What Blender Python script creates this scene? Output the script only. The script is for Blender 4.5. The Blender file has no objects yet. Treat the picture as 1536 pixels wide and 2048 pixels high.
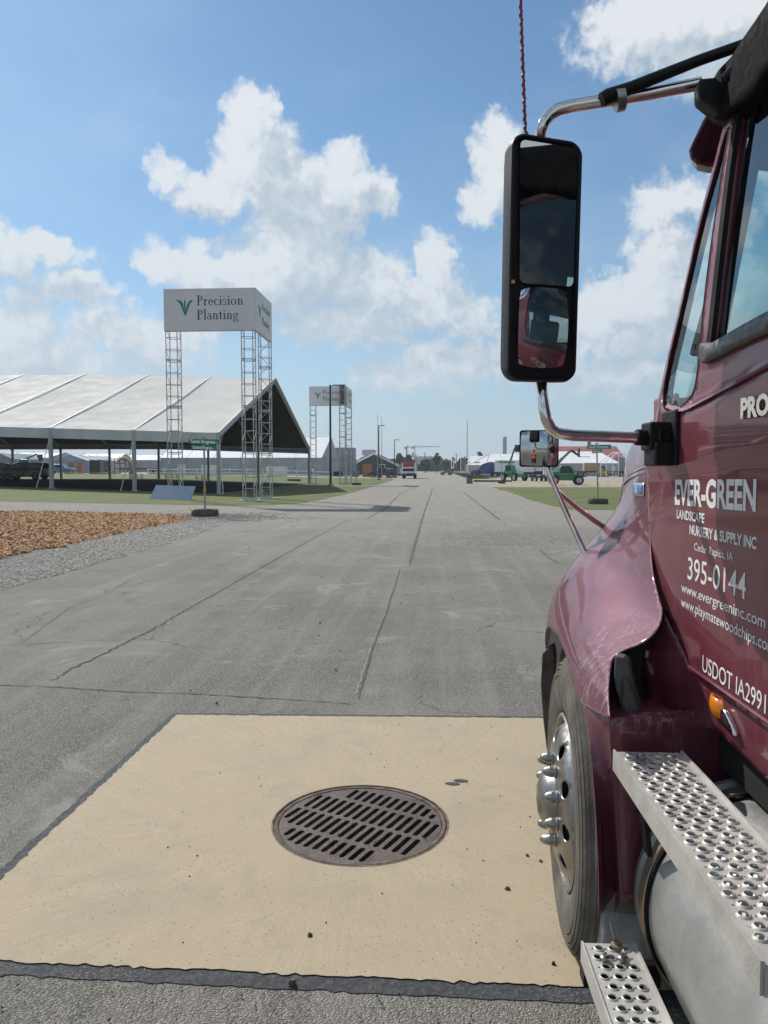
import bpy, bmesh, math, random
import numpy as np
from mathutils import Vector, Matrix
from mathutils.geometry import delaunay_2d_cdt
R = math.radians
sc = bpy.context.scene
col = sc.collection
random.seed(7); rng = np.random.default_rng(7)

# ------------------------------------------------------------------ camera, sky, sun, exposure
F = 1540.0; CX = 768.0; CY = 1024.0; H = 1.70
PITCH = math.atan((1024 - 938) / F); YAW = math.atan((880 - 768) / F)
cd = bpy.data.cameras.new('camera'); cam = bpy.data.objects.new('camera', cd); col.objects.link(cam)
cd.sensor_fit = 'VERTICAL'; cd.sensor_height = 24.0; cd.sensor_width = 18.0; cd.lens = 24.0 * F / 2048.0
cd.clip_start = 0.05; cd.clip_end = 20000
cam.location = (0, 0, H); cam.rotation_euler = (R(90) - PITCH, 0, YAW)
sc.camera = cam
SUNV = Vector((-.75, .85, 1.0)).normalized()          # towards the sun
SUN_EL = math.asin(SUNV.z); SUN_AZ = math.atan2(SUNV.x, SUNV.y)
sd = bpy.data.lights.new('sun', 'SUN'); sun = bpy.data.objects.new('sun', sd); col.objects.link(sun)
sd.energy = 3.1; sd.angle = R(0.5); sd.color = (1.0, .955, .89)
sun.rotation_euler = SUNV.to_track_quat('Z', 'Y').to_euler(); sun.location = (-60, 70, 80)
sc.view_settings.view_transform = 'Standard'; sc.view_settings.look = 'None'
sc.view_settings.exposure = 0.43; sc.view_settings.gamma = 1.0
sc.cycles.max_bounces = 8; sc.cycles.transparent_max_bounces = 12
sc.cycles.volume_bounces = 0
sc.cycles.use_adaptive_sampling = True; sc.cycles.adaptive_threshold = 0.02

def ray(px, py, yaw=YAW):
    x = (px - CX) / F; z = -(py - CY) / F
    c, s = math.cos(PITCH), math.sin(PITCH); y2 = c + z * s; z2 = -s + z * c
    c, s = math.cos(yaw), math.sin(yaw)
    return (x * c - y2 * s, x * s + y2 * c, z2)
def azel(px, py):
    d = ray(px, py); return math.atan2(d[0], d[1]), math.asin(d[2] / math.sqrt(sum(k * k for k in d)))

class N:                                                # small node-tree helper
    def __init__(s, nt): s.nt = nt
    def new(s, t, **k):
        n = s.nt.nodes.new(t)
        for a, b in k.items(): setattr(n, a, b)
        return n
    def link(s, a, b): s.nt.links.new(a, b)
    def put(s, sock, v):
        if isinstance(v, bpy.types.NodeSocket): s.link(v, sock)
        else:
            if hasattr(sock.default_value, '__len__') and not hasattr(v, '__len__'): v = (v,) * len(sock.default_value)
            if hasattr(sock.default_value, '__len__') and len(sock.default_value) == 4 and len(v) == 3: v = tuple(v) + (1,)
            sock.default_value = v
    def m(s, op, a, b=0.0, c=None, clamp=False):
        n = s.new('ShaderNodeMath', operation=op, use_clamp=clamp); s.put(n.inputs[0], a); s.put(n.inputs[1], b)
        if c is not None: s.put(n.inputs[2], c)
        return n.outputs[0]
    def vm(s, op, a, b=(0, 0, 0)):
        n = s.new('ShaderNodeVectorMath', operation=op); s.put(n.inputs[0], a); s.put(n.inputs[1], b)
        return n.outputs['Value' if op in ('DOT_PRODUCT', 'LENGTH', 'DISTANCE') else 'Vector']
    def noise(s, vec, scale, detail=4, rough=.55, dim='3D', dist=0.0):
        n = s.new('ShaderNodeTexNoise', noise_dimensions=dim); s.put(n.inputs['Vector'], vec)
        n.inputs['Scale'].default_value = scale; n.inputs['Detail'].default_value = detail; n.inputs['Roughness'].default_value = rough
        n.inputs['Distortion'].default_value = dist
        return n
    def vor(s, vec, scale, feature='F1', dim='3D', rand=1.0):
        n = s.new('ShaderNodeTexVoronoi', voronoi_dimensions=dim, feature=feature); s.put(n.inputs['Vector'], vec)
        n.inputs['Scale'].default_value = scale; n.inputs['Randomness'].default_value = rand
        return n
    def mr(s, v, a, b, c=0.0, d=1.0, smooth=True):
        n = s.new('ShaderNodeMapRange', interpolation_type='SMOOTHSTEP' if smooth else 'LINEAR')
        for i, k in enumerate((v, a, b, c, d)): s.put(n.inputs[i], k)
        return n.outputs[0]
    def mix(s, f, a, b, mode='MIX'):
        n = s.new('ShaderNodeMix', data_type='RGBA', blend_type=mode); s.put(n.inputs[0], f); s.put(n.inputs[6], a); s.put(n.inputs[7], b)
        return n.outputs[2]

# sky: physical sky with cumulus clouds laid out by direction
world = bpy.data.worlds.new('World'); sc.world = world; world.use_nodes = True
wn = N(world.node_tree); world.node_tree.nodes.clear()
out = wn.new('ShaderNodeOutputWorld'); bg = wn.new('ShaderNodeBackground'); wn.link(bg.outputs[0], out.inputs[0])
sky = wn.new('ShaderNodeTexSky', sky_type='NISHITA', sun_disc=False)
sky.sun_elevation = SUN_EL; sky.sun_rotation = SUN_AZ; sky.air_density = 1.1; sky.dust_density = .45; sky.ozone_density = 1.6; sky.altitude = 200
tc = wn.new('ShaderNodeTexCoord'); dirv = tc.outputs['Generated']
BLOBS = [  # px, py, half width, half height (pixels of the 1536x2048 frame), weight
 (505, 240, 55, 62, 1.0), (520, 330, 95, 85, 1.1), (600, 400, 110, 80, 1.15), (700, 385, 85, 60, 1.1), (690, 330, 45, 52, .9), (640, 440, 90, 70, 1.0),
 (430, 390, 95, 42, .9), (330, 345, 45, 34, .62), (770, 395, 40, 38, .8),
 (590, 520, 130, 95, 1.2), (520, 560, 150, 75, 1.1), (400, 540, 95, 55, .95), (320, 520, 40, 40, .6), (740, 570, 120, 70, 1.0), (870, 520, 42, 62, .7),
 (860, 610, 85, 60, .9), (700, 650, 160, 50, .8), (930, 640, 60, 60, .7),
 (70, 500, 110, 38, .9), (10, 510, 80, 55, .8), (150, 580, 85, 36, .6), (50, 600, 60, 24, .4), (230, 660, 95, 50, .7), (320, 690, 120, 60, .6), (30, 680, 90, 90, .8), (120, 720, 120, 60, .5),
 (985, 330, 52, 100, .9), (960, 400, 40, 50, .6), 
 (1400, 40, 230, 75, 1.2), (1290, 20, 120, 40, .9), (1500, 110, 130, 70, 1.0), (1340, 75, 90, 50, .8),
 (1310, 420, 60, 45, .45), (1350, 400, 80, 45, .5),
 (1320, 520, 70, 75, 1.0), (1280, 600, 130, 65, 1.1), (1400, 590, 120, 110, 1.0), (1190, 640, 80, 60, .8), (1260, 690, 130, 45, .7), (1500, 640, 100, 120, 1.0),
 (900, 720, 150, 40, .5), (820, 760, 130, 40, .4), (1060, 700, 120, 60, .7), (1230, 760, 160, 40, .5),
 # beyond the frame, for reflections in glass and paint
 (-500, 300, 300, 160, 1.1), (-1100, 500, 420, 160, 1.1), (-300, 700, 300, 70, .8), (1900, 300, 300, 150, 1.1), (2300, 600, 400, 120, 1.0), (400, -500, 400, 180, 1.0), (1500, -500, 300, 180, 1.0),
]
def cloud_group():
    g = bpy.data.node_groups.new('cloud_density', 'ShaderNodeTree')
    g.interface.new_socket('Vector', in_out='INPUT', socket_type='NodeSocketVector')
    g.interface.new_socket('Density', in_out='OUTPUT', socket_type='NodeSocketFloat')
    n = N(g); gi = n.new('NodeGroupInput'); go = n.new('NodeGroupOutput')
    sx = n.new('ShaderNodeSeparateXYZ'); n.link(gi.outputs[0], sx.inputs[0])
    az = n.m('ARCTAN2', sx.outputs[0], sx.outputs[1]); el = n.m('ARCSINE', sx.outputs[2])
    cb = n.new('ShaderNodeCombineXYZ'); n.link(az, cb.inputs[0]); n.link(el, cb.inputs[1]); p = cb.outputs[0]
    w1 = n.noise(p, 9.0, 3, .6, '2D'); w2 = n.noise(p, 34.0, 3, .62, '2D')
    o1 = n.vm('SCALE', n.vm('SUBTRACT', w1.outputs['Color'], (.5, .5, .5))); o1.node.inputs['Scale'].default_value = .04
    o2 = n.vm('SCALE', n.vm('SUBTRACT', w2.outputs['Color'], (.5, .5, .5))); o2.node.inputs['Scale'].default_value = .03
    q = n.vm('ADD', n.vm('ADD', p, o1), o2)
    best = None
    for (px, py, hw, hh, wt) in BLOBS:
        wt = max(wt, .35 + .65 * wt)
        a, e = azel(px, py); hw *= .97; hh *= .97
        d = n.vm('MULTIPLY', n.vm('SUBTRACT', q, (a, e, 0)), (F / hw, F / hh, 0))
        v = n.m('MULTIPLY_ADD', n.vm('DOT_PRODUCT', d, d), -wt, wt)
        best = v if best is None else n.m('SMOOTH_MAX', best, v, .35)
    # scattered generic cumulus away from the view
    gen = n.noise(n.vm('MULTIPLY', q, (1, 1.9, 1)), 3.2, 5, .6, '2D').outputs['Fac']
    off = n.mr(n.m('ABSOLUTE', n.m('ADD', az, YAW)), .62, .9)
    g2 = n.m('MULTIPLY', n.m('MULTIPLY', n.m('SUBTRACT', gen, .5), 7.0), off)
    g2 = n.m('SUBTRACT', g2, n.m('MULTIPLY', n.m('SUBTRACT', 1.0, off), 2.0))
    best = n.m('MAXIMUM', best, g2)
    vo = n.vor(q, 42.0, 'F1', '2D'); fn = n.noise(p, 60.0, 4, .65, '2D')
    vo2 = n.vor(q, 95.0, 'F1', '2D')
    bump = n.m('ADD', n.m('ADD', n.m('MULTIPLY', n.m('SUBTRACT', .5, vo.outputs['Distance']), .6), n.m('MULTIPLY', n.m('SUBTRACT', .5, vo2.outputs['Distance']), .3)), n.m('MULTIPLY', n.m('SUBTRACT', fn.outputs['Fac'], .5), .8))
    n.link(n.m('ADD', best, bump), go.inputs[0])
    return g
CG = cloud_group()
def cdens(v):
    k = wn.new('ShaderNodeGroup'); k.node_tree = CG; wn.link(v, k.inputs[0]); return k.outputs[0]
d0 = cdens(dirv)
lit_dir = Vector((-.035, 0, .05))
d1 = cdens(wn.vm('NORMALIZE', wn.vm('ADD', dirv, tuple(lit_dir))))
d2 = cdens(wn.vm('NORMALIZE', wn.vm('ADD', dirv, (-.009, 0, .013))))
sep = wn.new('ShaderNodeSeparateXYZ'); wn.link(dirv, sep.inputs[0]); elv = sep.outputs[2]
alpha = wn.mr(d0, -.3, .7)
lightn = wn.m('ADD', wn.m('ADD', .66, wn.m('MULTIPLY', wn.m('SUBTRACT', d0, d1), .20)), wn.m('MULTIPLY', wn.m('SUBTRACT', d0, d2), .34), clamp=True)
core = wn.mr(d1, .2, 1.25)
lit = wn.m('MULTIPLY', lightn, wn.m('SUBTRACT', 1.0, wn.m('MULTIPLY', core, .46)), clamp=True)
ccol = wn.mix(wn.mr(lit, .12, .88, smooth=False), (3.1, 3.8, 4.55, 1), (6.1, 6.35, 6.5, 1))
thin = wn.noise(wn.vm('MULTIPLY', dirv, (1, 1, 2.5)), 2.6, 7, .6)
cirrus = wn.m('MULTIPLY', wn.mr(thin.outputs['Fac'], .42, .8), .22)
skyc = wn.mix(1.0, sky.outputs[0], (.47, .66, .76, 1), 'MULTIPLY')
skyc = wn.mix(cirrus, skyc, (5.2, 6.2, 7.0, 1))
hz = wn.m('POWER', wn.m('SUBTRACT', 1.0, wn.m('MAXIMUM', elv, 0.0)), 6.0)
skyc = wn.mix(wn.m('MULTIPLY', alpha, .93), skyc, ccol)
skyc = wn.mix(wn.m('MULTIPLY', hz, .88), skyc, (3.45, 4.25, 5.0, 1))
wn.link(skyc, bg.inputs[0]); bg.inputs[1].default_value = 0.10
world.cycles.sampling_method = 'MANUAL'; world.cycles.sample_map_resolution = 256

TROT_ = YAW - math.atan((835 - 768) / F)
# ------------------------------------------------------------------ builders
def tag(o, label=None, cat=None, group=None, kind=None):
    if label: o['label'] = label
    if cat: o['category'] = cat
    if group: o['group'] = group
    if kind: o['kind'] = kind
    return o
def thing(name, label, cat, loc=(0, 0, 0), rz=0.0, group=None):
    o = bpy.data.objects.new(name, None); col.objects.link(o); o.empty_display_size = .2
    o.location = loc; o.rotation_euler = (0, 0, rz)
    return tag(o, label, cat, group)
def copy_tree(o, loc=None, rz=None, label=None, parent=None):
    c = o.copy(); col.objects.link(c)
    if parent is not None: c.parent = parent
    if loc is not None: c.location = loc
    if rz is not None: c.rotation_euler = (0, 0, rz)
    if label: c['label'] = label
    for ch in [k for k in col.objects if k.parent == o]: copy_tree(ch, parent=c)
    return c
class MB:
    def __init__(s): s.v = []; s.f = []
    def add(s, vs, fs):
        b = len(s.v); s.v += [tuple(p) for p in vs]; s.f += [tuple(b + i for i in f) for f in fs]; return s
    def box(s, c, d, rz=0.0, rx=0.0, ry=0.0):
        M = Matrix.Translation(c) @ Matrix.Rotation(rz, 4, 'Z') @ Matrix.Rotation(ry, 4, 'Y') @ Matrix.Rotation(rx, 4, 'X')
        vs = [M @ Vector((x * d[0] / 2, y * d[1] / 2, z * d[2] / 2)) for z in (-1, 1) for y in (-1, 1) for x in (-1, 1)]
        return s.add(vs, [(0, 2, 3, 1), (4, 5, 7, 6), (0, 1, 5, 4), (2, 6, 7, 3), (0, 4, 6, 2), (1, 3, 7, 5)])
    def b2(s, x0, x1, y0, y1, z0, z1): return s.box(((x0 + x1) / 2, (y0 + y1) / 2, (z0 + z1) / 2), (x1 - x0, y1 - y0, z1 - z0))
    def tube(s, pts, r, n=8, cap=True):
        pts = [Vector(p) for p in pts]; rs = r if hasattr(r, '__len__') else [r] * len(pts)
        b = len(s.v); up = None
        for i, p in enumerate(pts):
            t = (pts[min(i + 1, len(pts) - 1)] - pts[max(i - 1, 0)]).normalized()
            if up is None: up = Vector((0, 0, 1)) if abs(t.z) < .9 else Vector((0, 1, 0))
            a = t.cross(up).normalized(); up = a.cross(t).normalized()
            for k in range(n):
                an = 2 * math.pi * k / n; q = p + (a * math.cos(an) + up * math.sin(an)) * rs[i]; s.v.append(tuple(q))
        for i in range(len(pts) - 1):
            for k in range(n):
                s.f.append((b + i * n + k, b + i * n + (k + 1) % n, b + (i + 1) * n + (k + 1) % n, b + (i + 1) * n + k))
        if cap:
            s.f.append(tuple(b + k for k in range(n))[::-1]); s.f.append(tuple(b + (len(pts) - 1) * n + k for k in range(n)))
        return s
    def lathe(s, prof, M, n=32, close=False):
        """profile of (radius, height) spun round the local z axis of matrix M"""
        b = len(s.v); m = len(prof)
        for k in range(n):
            a = 2 * math.pi * k / n
            for (r, h) in prof: s.v.append(tuple(M @ Vector((r * math.cos(a), r * math.sin(a), h))))
        for k in range(n):
            for i in range(m - 1 + (1 if close else 0)):
                j = (i + 1) % m
                s.f.append((b + k * m + i, b + ((k + 1) % n) * m + i, b + ((k + 1) % n) * m + j, b + k * m + j))
        return s
    def prism(s, poly, M, h):
        """2-D polygon extruded by h along the local z of M"""
        n = len(poly); vs = [M @ Vector((x, y, 0)) for x, y in poly] + [M @ Vector((x, y, h)) for x, y in poly]
        return s.add(vs, [tuple(range(n))[::-1], tuple(range(n, 2 * n))] + [(i, (i + 1) % n, n + (i + 1) % n, n + i) for i in range(n)])
    def build(s, name, mat, parent=None, smooth=False, bevel=0.0, solid=0.0, loc=None, fix=True):
        me = bpy.data.meshes.new(name); me.from_pydata(s.v, [], s.f)
        if fix:
            bm = bmesh.new(); bm.from_mesh(me); bmesh.ops.recalc_face_normals(bm, faces=bm.faces); bm.to_mesh(me); bm.free()
        me.update()
        o = bpy.data.objects.new(name, me); col.objects.link(o)
        me.materials.append(mat)
        if smooth:
            me.shade_smooth()
            if smooth != 'full': me.set_sharp_from_angle(angle=R(smooth if smooth is not True else 35))
        if parent is not None: o.parent = parent
        if loc is not None: o.location = loc
        if solid:
            md = o.modifiers.new('solid', 'SOLIDIFY'); md.thickness = solid; md.offset = -1
        if bevel:
            md = o.modifiers.new('bevel', 'BEVEL'); md.width = bevel; md.segments = 2; md.limit_method = 'ANGLE'
        return o
def YZ(x, y=0, z=0):     # local x -> +y, local y -> +z, local z -> +x
    return Matrix(((0, 0, 1, x), (1, 0, 0, y), (0, 1, 0, z), (0, 0, 0, 1)))
def XZ(x=0, y=0, z=0):   # local x -> +x, local y -> +z, local z -> +y (mirrored handedness is harmless)
    return Matrix(((1, 0, 0, x), (0, 0, 1, y), (0, 1, 0, z), (0, 0, 0, 1)))
def XL(x, y, z): return Matrix.Translation((x, y, z)) @ Matrix.Rotation(-math.pi / 2, 4, 'Y')   # lathe axis towards -x

def material(name, color, rough=.6, metal=0.0, var=.12, vscale=3.0, bump=0.0, bscale=40.0, coat=0.0, spec=.5, col2=None, alpha=None, detail=5):
    m = bpy.data.materials.new(name); m.use_nodes = True; n = N(m.node_tree)
    bs = m.node_tree.nodes['Principled BSDF']
    t = n.new('ShaderNodeTexCoord').outputs['Object']
    f = n.noise(t, vscale, detail, .6).outputs['Fac']
    c2 = col2 or tuple(min(1, c * (1 + var)) for c in color); c1 = color if col2 else tuple(c * (1 - var) for c in color)
    n.link(n.mix(n.mr(f, .3, .7), c1, c2), bs.inputs['Base Color'])
    n.link(n.mr(n.noise(t, vscale * 2.3, 4).outputs['Fac'], .3, .7, max(0, rough - .08), min(1, rough + .08)), bs.inputs['Roughness'])
    bs.inputs['Metallic'].default_value = metal; bs.inputs['Coat Weight'].default_value = coat; bs.inputs['Coat Roughness'].default_value = .04
    bs.inputs['Specular IOR Level'].default_value = spec
    if bump:
        b = n.new('ShaderNodeBump'); b.inputs['Strength'].default_value = bump; b.inputs['Distance'].default_value = .01
        n.link(n.noise(t, bscale, 4).outputs['Fac'], b.inputs['Height']); n.link(b.outputs[0], bs.inputs['Normal'])
    return m
MT = {}
def M_(name, *a, **k):
    if name not in MT: MT[name] = material(name, *a, **k)
    return MT[name]

# terrain: flat by the road, rising gently to the left of it
X1, X2, ZR = -10.0, -30.0, .62
def hz_(x, y=0): return 0.0 if x > X1 else (ZR if x < X2 else ZR * (x - X1) / (X2 - X1))
def gp(px, py):
    d = ray(px, py); z = 0.0
    for _ in range(40):
        t = (z - H) / d[2]; z = .5 * z + .5 * hz_(d[0] * t)
    return (d[0] * t, d[1] * t)
def atd(px, Y):                  # x at depth Y for a pixel column near the horizon
    d = ray(px, 938); return d[0] / d[1] * Y
def zat(py, Y, px=880):
    d = ray(px, py); return H + d[2] / d[1] * Y
def gpv(px, py):
    x = (px - CX) / F; z = -(py - CY) / F
    c, k = math.cos(PITCH), math.sin(PITCH); y2 = c + z * k; z2 = -k + z * c
    c, k = math.cos(YAW), math.sin(YAW); dx = x * c - y2 * k; dy = x * k + y2 * c; h = np.zeros_like(dx)
    for _ in range(30):
        t = (h - H) / z2; h = .5 * h + .5 * ZR * np.clip((dx * t - X1) / (X2 - X1), 0, 1)
    return np.stack([dx * t, dy * t], 1)
def inpv(p, poly):
    a = np.array(poly); b = np.roll(a, 1, 0); r = np.zeros(len(p), bool)
    for (x0, y0), (x1, y1) in zip(a, b):
        if y0 == y1: continue
        k = (y0 > p[:, 1]) != (y1 > p[:, 1]); r ^= k & (p[:, 0] < (x1 - x0) * (p[:, 1] - y0) / (y1 - y0) + x0)
    return r
def jag(poly, step, amp, seed=1, closed=True):
    """resample a polygon's outline and roughen it"""
    rg = np.random.default_rng(seed); outp = []
    n = len(poly)
    for i in range(n if closed else n - 1):
        a = np.array(poly[i]); b = np.array(poly[(i + 1) % n]); L = np.linalg.norm(b - a); k = max(1, int(L / step)); k = min(k, 400)
        nrm = np.array([-(b - a)[1], (b - a)[0]]) / (L + 1e-9)
        for j in range(k):
            p = a + (b - a) * j / k
            if j: p = p + nrm * rg.normal(0, amp)
            outp.append(tuple(p))
    if not closed: outp.append(tuple(poly[-1]))
    return outp
def sheet(name, poly, z, mat, holes=(), parent=None, label=None):
    """flat polygon (with holes) laid on the terrain, z above it"""
    pts = [Vector(p) for p in poly]; edges = [(i, (i + 1) % len(poly)) for i in range(len(poly))]
    for h in holes:
        b = len(pts); pts += [Vector(p) for p in h]; edges += [(b + i, b + (i + 1) % len(h)) for i in range(len(h))]
    vs, _, fs, _, _, _ = delaunay_2d_cdt(pts, edges, [], 1, 1e-6)
    def inside(p, pl):
        c = False; j = len(pl) - 1
        for i in range(len(pl)):
            if (pl[i][1] > p[1]) != (pl[j][1] > p[1]) and p[0] < (pl[j][0] - pl[i][0]) * (p[1] - pl[i][1]) / (pl[j][1] - pl[i][1]) + pl[i][0]: c = not c
            j = i
        return c
    ff = []
    for f in fs:
        c = sum((vs[i] for i in f), Vector((0, 0))) / len(f)
        if inside(c, poly) and not any(inside(c, h) for h in holes): ff.append(f)
    me = bpy.data.meshes.new(name); me.from_pydata([(v.x, v.y, 0) for v in vs], [], ff)
    bm = bmesh.new(); bm.from_mesh(me)
    for xx in (X1, X2):
        bmesh.ops.bisect_plane(bm, geom=bm.verts[:] + bm.edges[:] + bm.faces[:], plane_co=(xx, 0, 0), plane_no=(1, 0, 0), dist=1e-5)
    for v in bm.verts: v.co.z = hz_(v.co.x) + z
    bmesh.ops.recalc_face_normals(bm, faces=bm.faces)
    bm.normal_update()
    for f in bm.faces:
        if f.normal.z < 0: f.normal_flip()
    bm.to_mesh(me); bm.free(); me.materials.append(mat)
    o = bpy.data.objects.new(name, me); col.objects.link(o)
    if parent: o.parent = parent
    else: o['kind'] = 'structure'
    if label: o['label'] = label
    return o
def inpoly(p, pl):
    c = False; j = len(pl) - 1
    for i in range(len(pl)):
        if (pl[i][1] > p[1]) != (pl[j][1] > p[1]) and p[0] < (pl[j][0] - pl[i][0]) * (p[1] - pl[i][1]) / (pl[j][1] - pl[i][1]) + pl[i][0]: c = not c
        j = i
    return c
# ------------------------------------------------------------------ ground materials
def ground_mat(name, build):
    m = bpy.data.materials.new(name); m.use_nodes = True; n = N(m.node_tree); bs = m.node_tree.nodes['Principled BSDF']
    t = n.new('ShaderNodeTexCoord').outputs['Object']
    c, h, rough, strength = build(n, t)
    n.link(c, bs.inputs['Base Color']); n.put(bs.inputs['Roughness'], rough); bs.inputs['Specular IOR Level'].default_value = .3
    if h is not None:
        b = n.new('ShaderNodeBump'); b.inputs['Strength'].default_value = strength; b.inputs['Distance'].default_value = .01
        n.link(h, b.inputs['Height']); n.link(b.outputs[0], bs.inputs['Normal'])
    return m
def asphalt(n, t):
    v = n.vor(t, 110.0, dim='2D'); v2 = n.vor(t, 230.0, dim='2D')
    chip = n.mr(n.m('MULTIPLY', v.outputs['Color'], 1.0), .1, .9)
    base = n.mix(chip, (.18, .165, .137, 1), (.51, .472, .40, 1))
    base = n.mix(n.mr(v2.outputs['Distance'], .25, .6), base, (.09, .085, .08, 1))
    base = n.mix(n.m('MULTIPLY', n.mr(v.outputs['Distance'], .42, .75), .7), base, (.05, .048, .045, 1))
    big = n.noise(t, .35, 6, .62).outputs['Fac']; med = n.noise(t, 2.2, 5, .6).outputs['Fac']
    base = n.mix(n.mr(big, .35, .7, 0, .42), base, (.36, .335, .285, 1))
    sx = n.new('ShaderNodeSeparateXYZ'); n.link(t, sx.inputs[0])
    st = n.noise(n.vm('MULTIPLY', t, (3.0, .12, 1)), 1.0, 5, .65).outputs['Fac']          # streaks along the driving direction
    base = n.mix(n.mr(st, .42, .72, 0, .30), base, (.40, .37, .315, 1))
    base = n.mix(n.mr(med, .5, .8, 0, .35), base, (.13, .122, .112, 1))
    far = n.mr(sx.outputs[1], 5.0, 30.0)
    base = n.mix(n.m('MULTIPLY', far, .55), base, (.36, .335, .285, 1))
    # paler worn slab right of the centre seam, darker old patch in the distance
    spots = n.noise(t, 14.0, 3, .7).outputs['Fac']
    base = n.mix(n.mr(spots, .68, .76, 0, .35), base, (.07, .066, .06, 1))
    base = n.mix(n.mr(n.noise(t, .9, 7, .72, dist=.8).outputs['Fac'], .56, .66, 0, .45), base, (.42, .395, .345, 1))
    base = n.mix(n.mr(n.noise(n.vm('ADD', t, (13, 5, 0)), 1.7, 5, .6).outputs['Fac'], .66, .74, 0, .5), base, (.085, .08, .07, 1))
    crk = n.vor(n.vm('ADD', t, n.vm('SCALE', n.noise(t, 1.4, 4).outputs['Color'])), .55, 'DISTANCE_TO_EDGE', '2D').outputs['Distance']
    base = n.mix(n.m('MULTIPLY', n.mr(crk, .004, .012, 1, 0), n.mr(big, .45, .6, 0, .55)), base, (.045, .042, .04, 1))
    h = n.m('ADD', n.m('MULTIPLY', v.outputs['Distance'], -.8), n.m('MULTIPLY', v2.outputs['Distance'], -.35))
    return base, h, .93, .75
def concrete(n, t):
    # broom strokes swept towards the drain
    c = n.vm('SUBTRACT', t, (-.375, 3.59, 0)); s = n.new('ShaderNodeSeparateXYZ'); n.link(c, s.inputs[0])
    ang = n.m('ARCTAN2', s.outputs[0], s.outputs[1]); r = n.vm('LENGTH', c)
    warp = n.noise(t, 1.6, 4).outputs['Fac']
    cb = n.new('ShaderNodeCombineXYZ'); n.link(n.m('MULTIPLY', n.m('ADD', ang, n.m('MULTIPLY', warp, .07)), 60.0), cb.inputs[0]); n.link(n.m('MULTIPLY', r, 1.1), cb.inputs[1])
    rad = n.noise(cb.outputs[0], 2.2, 6, .75, '2D').outputs['Fac']
    base = n.mix(n.mr(rad, .25, .75), (.445, .360, .240, 1), (.53, .438, .302, 1))
    st = n.noise(t, 1.3, 6, .65).outputs['Fac']
    base = n.mix(n.mr(n.noise(t, 2.6, 4, .6).outputs['Fac'], .42, .62, 0, .75), base, (.488, .398, .268, 1))
    base = n.mix(n.mr(st, .45, .75, 0, .6), base, (.36, .315, .24, 1))
    st2 = n.noise(t, 5.0, 6, .7).outputs['Fac']
    base = n.mix(n.mr(n.noise(t, 2.1, 8, .74, dist=.4).outputs['Fac'], .50, .66, 0, .55), base, (.37, .32, .235, 1))
    base = n.mix(n.mr(st2, .52, .75, 0, .35), base, (.55, .475, .35, 1))
    fine = n.noise(t, 160.0, 4, .7).outputs['Fac']
    base = n.mix(n.mr(fine, .35, .65, 0, .35), base, (.27, .22, .15, 1))
    pit = n.vor(t, 21.0, dim='2D'); base = n.mix(n.m('MULTIPLY', n.mr(pit.outputs['Distance'], .03, .07, 1, 0), n.mr(st2, .5, .52)), base, (.08, .065, .05, 1))
    # tyre scuffs
    w = n.new('ShaderNodeTexWave', wave_type='BANDS'); n.put(w.inputs['Vector'], n.vm('MULTIPLY', t, (1.2, 1.0, 1))); w.inputs['Scale'].default_value = 9.0; w.inputs['Distortion'].default_value = 5.0
    base = n.mix(n.m('MULTIPLY', n.mr(w.outputs['Fac'], .75, .95), n.mr(n.noise(t, 1.1, 3).outputs['Fac'], .55, .68, 0, .10)), base, (.235, .21, .17, 1))
    return base, n.m('ADD', n.m('MULTIPLY', rad, .35), n.m('MULTIPLY', fine, .3)), .85, .35
def gravel(n, t):
    v = n.vor(t, 34.0, dim='2D')
    base = n.mix(n.mr(v.outputs['Color'], 0, 1), (.25, .228, .195, 1), (.58, .53, .455, 1))
    base = n.mix(n.mr(v.outputs['Distance'], .35, .7), base, (.07, .065, .06, 1))
    base = n.mix(n.mr(n.noise(t, .8, 5).outputs['Fac'], .5, .7, 0, .55), base, (.33, .295, .245, 1))
    return base, n.m('MULTIPLY', v.outputs['Distance'], -1), .95, 1.0
def dirt(n, t):
    v = n.vor(t, 9.0, dim='2D'); a = n.noise(n.vm('MULTIPLY', t, (1, .35, 1)), .22, 7, .65).outputs['Fac']
    base = n.mix(n.mr(a, .35, .65), (.30, .285, .255, 1), (.43, .385, .30, 1))
    base = n.mix(n.mr(v.outputs['Color'], .2, .9, 0, .5), base, (.24, .21, .165, 1))
    return base, v.outputs['Distance'], .95, .6
def straw(n, t):
    a = n.noise(t, 1.6, 7, .75).outputs['Fac']; b = n.noise(t, .25, 5).outputs['Fac']
    base = n.mix(n.mr(a, .42, .6), (.20, .155, .10, 1), (.60, .50, .36, 1))
    base = n.mix(n.mr(b, .5, .7, 0, .5), base, (.45, .40, .31, 1))
    return base, a, .95, 1.0
def grass(n, t):
    a = n.noise(n.vm('MULTIPLY', t, (1, .5, 1)), .5, 6, .65).outputs['Fac']; b = n.noise(t, 7.0, 5, .7).outputs['Fac']
    base = n.mix(n.mr(a, .35, .65), (.098, .125, .032, 1), (.155, .175, .050, 1))
    base = n.mix(n.mr(b, .35, .7, 0, .6), base, (.085, .102, .032, 1))
    base = n.mix(n.mr(n.noise(t, .16, 4).outputs['Fac'], .52, .72, 0, .45), base, (.17, .155, .07, 1))
    return base, b, .9, 1.0
def chips(n, t):
    v = n.vor(n.vm('MULTIPLY', t, (1, 1.4, 1)), 22.0)
    base = n.mix(n.mr(v.outputs['Color'], .1, .9), (.22, .115, .05, 1), (.60, .38, .20, 1))
    return base, v.outputs['Distance'], .9, 1.0
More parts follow.
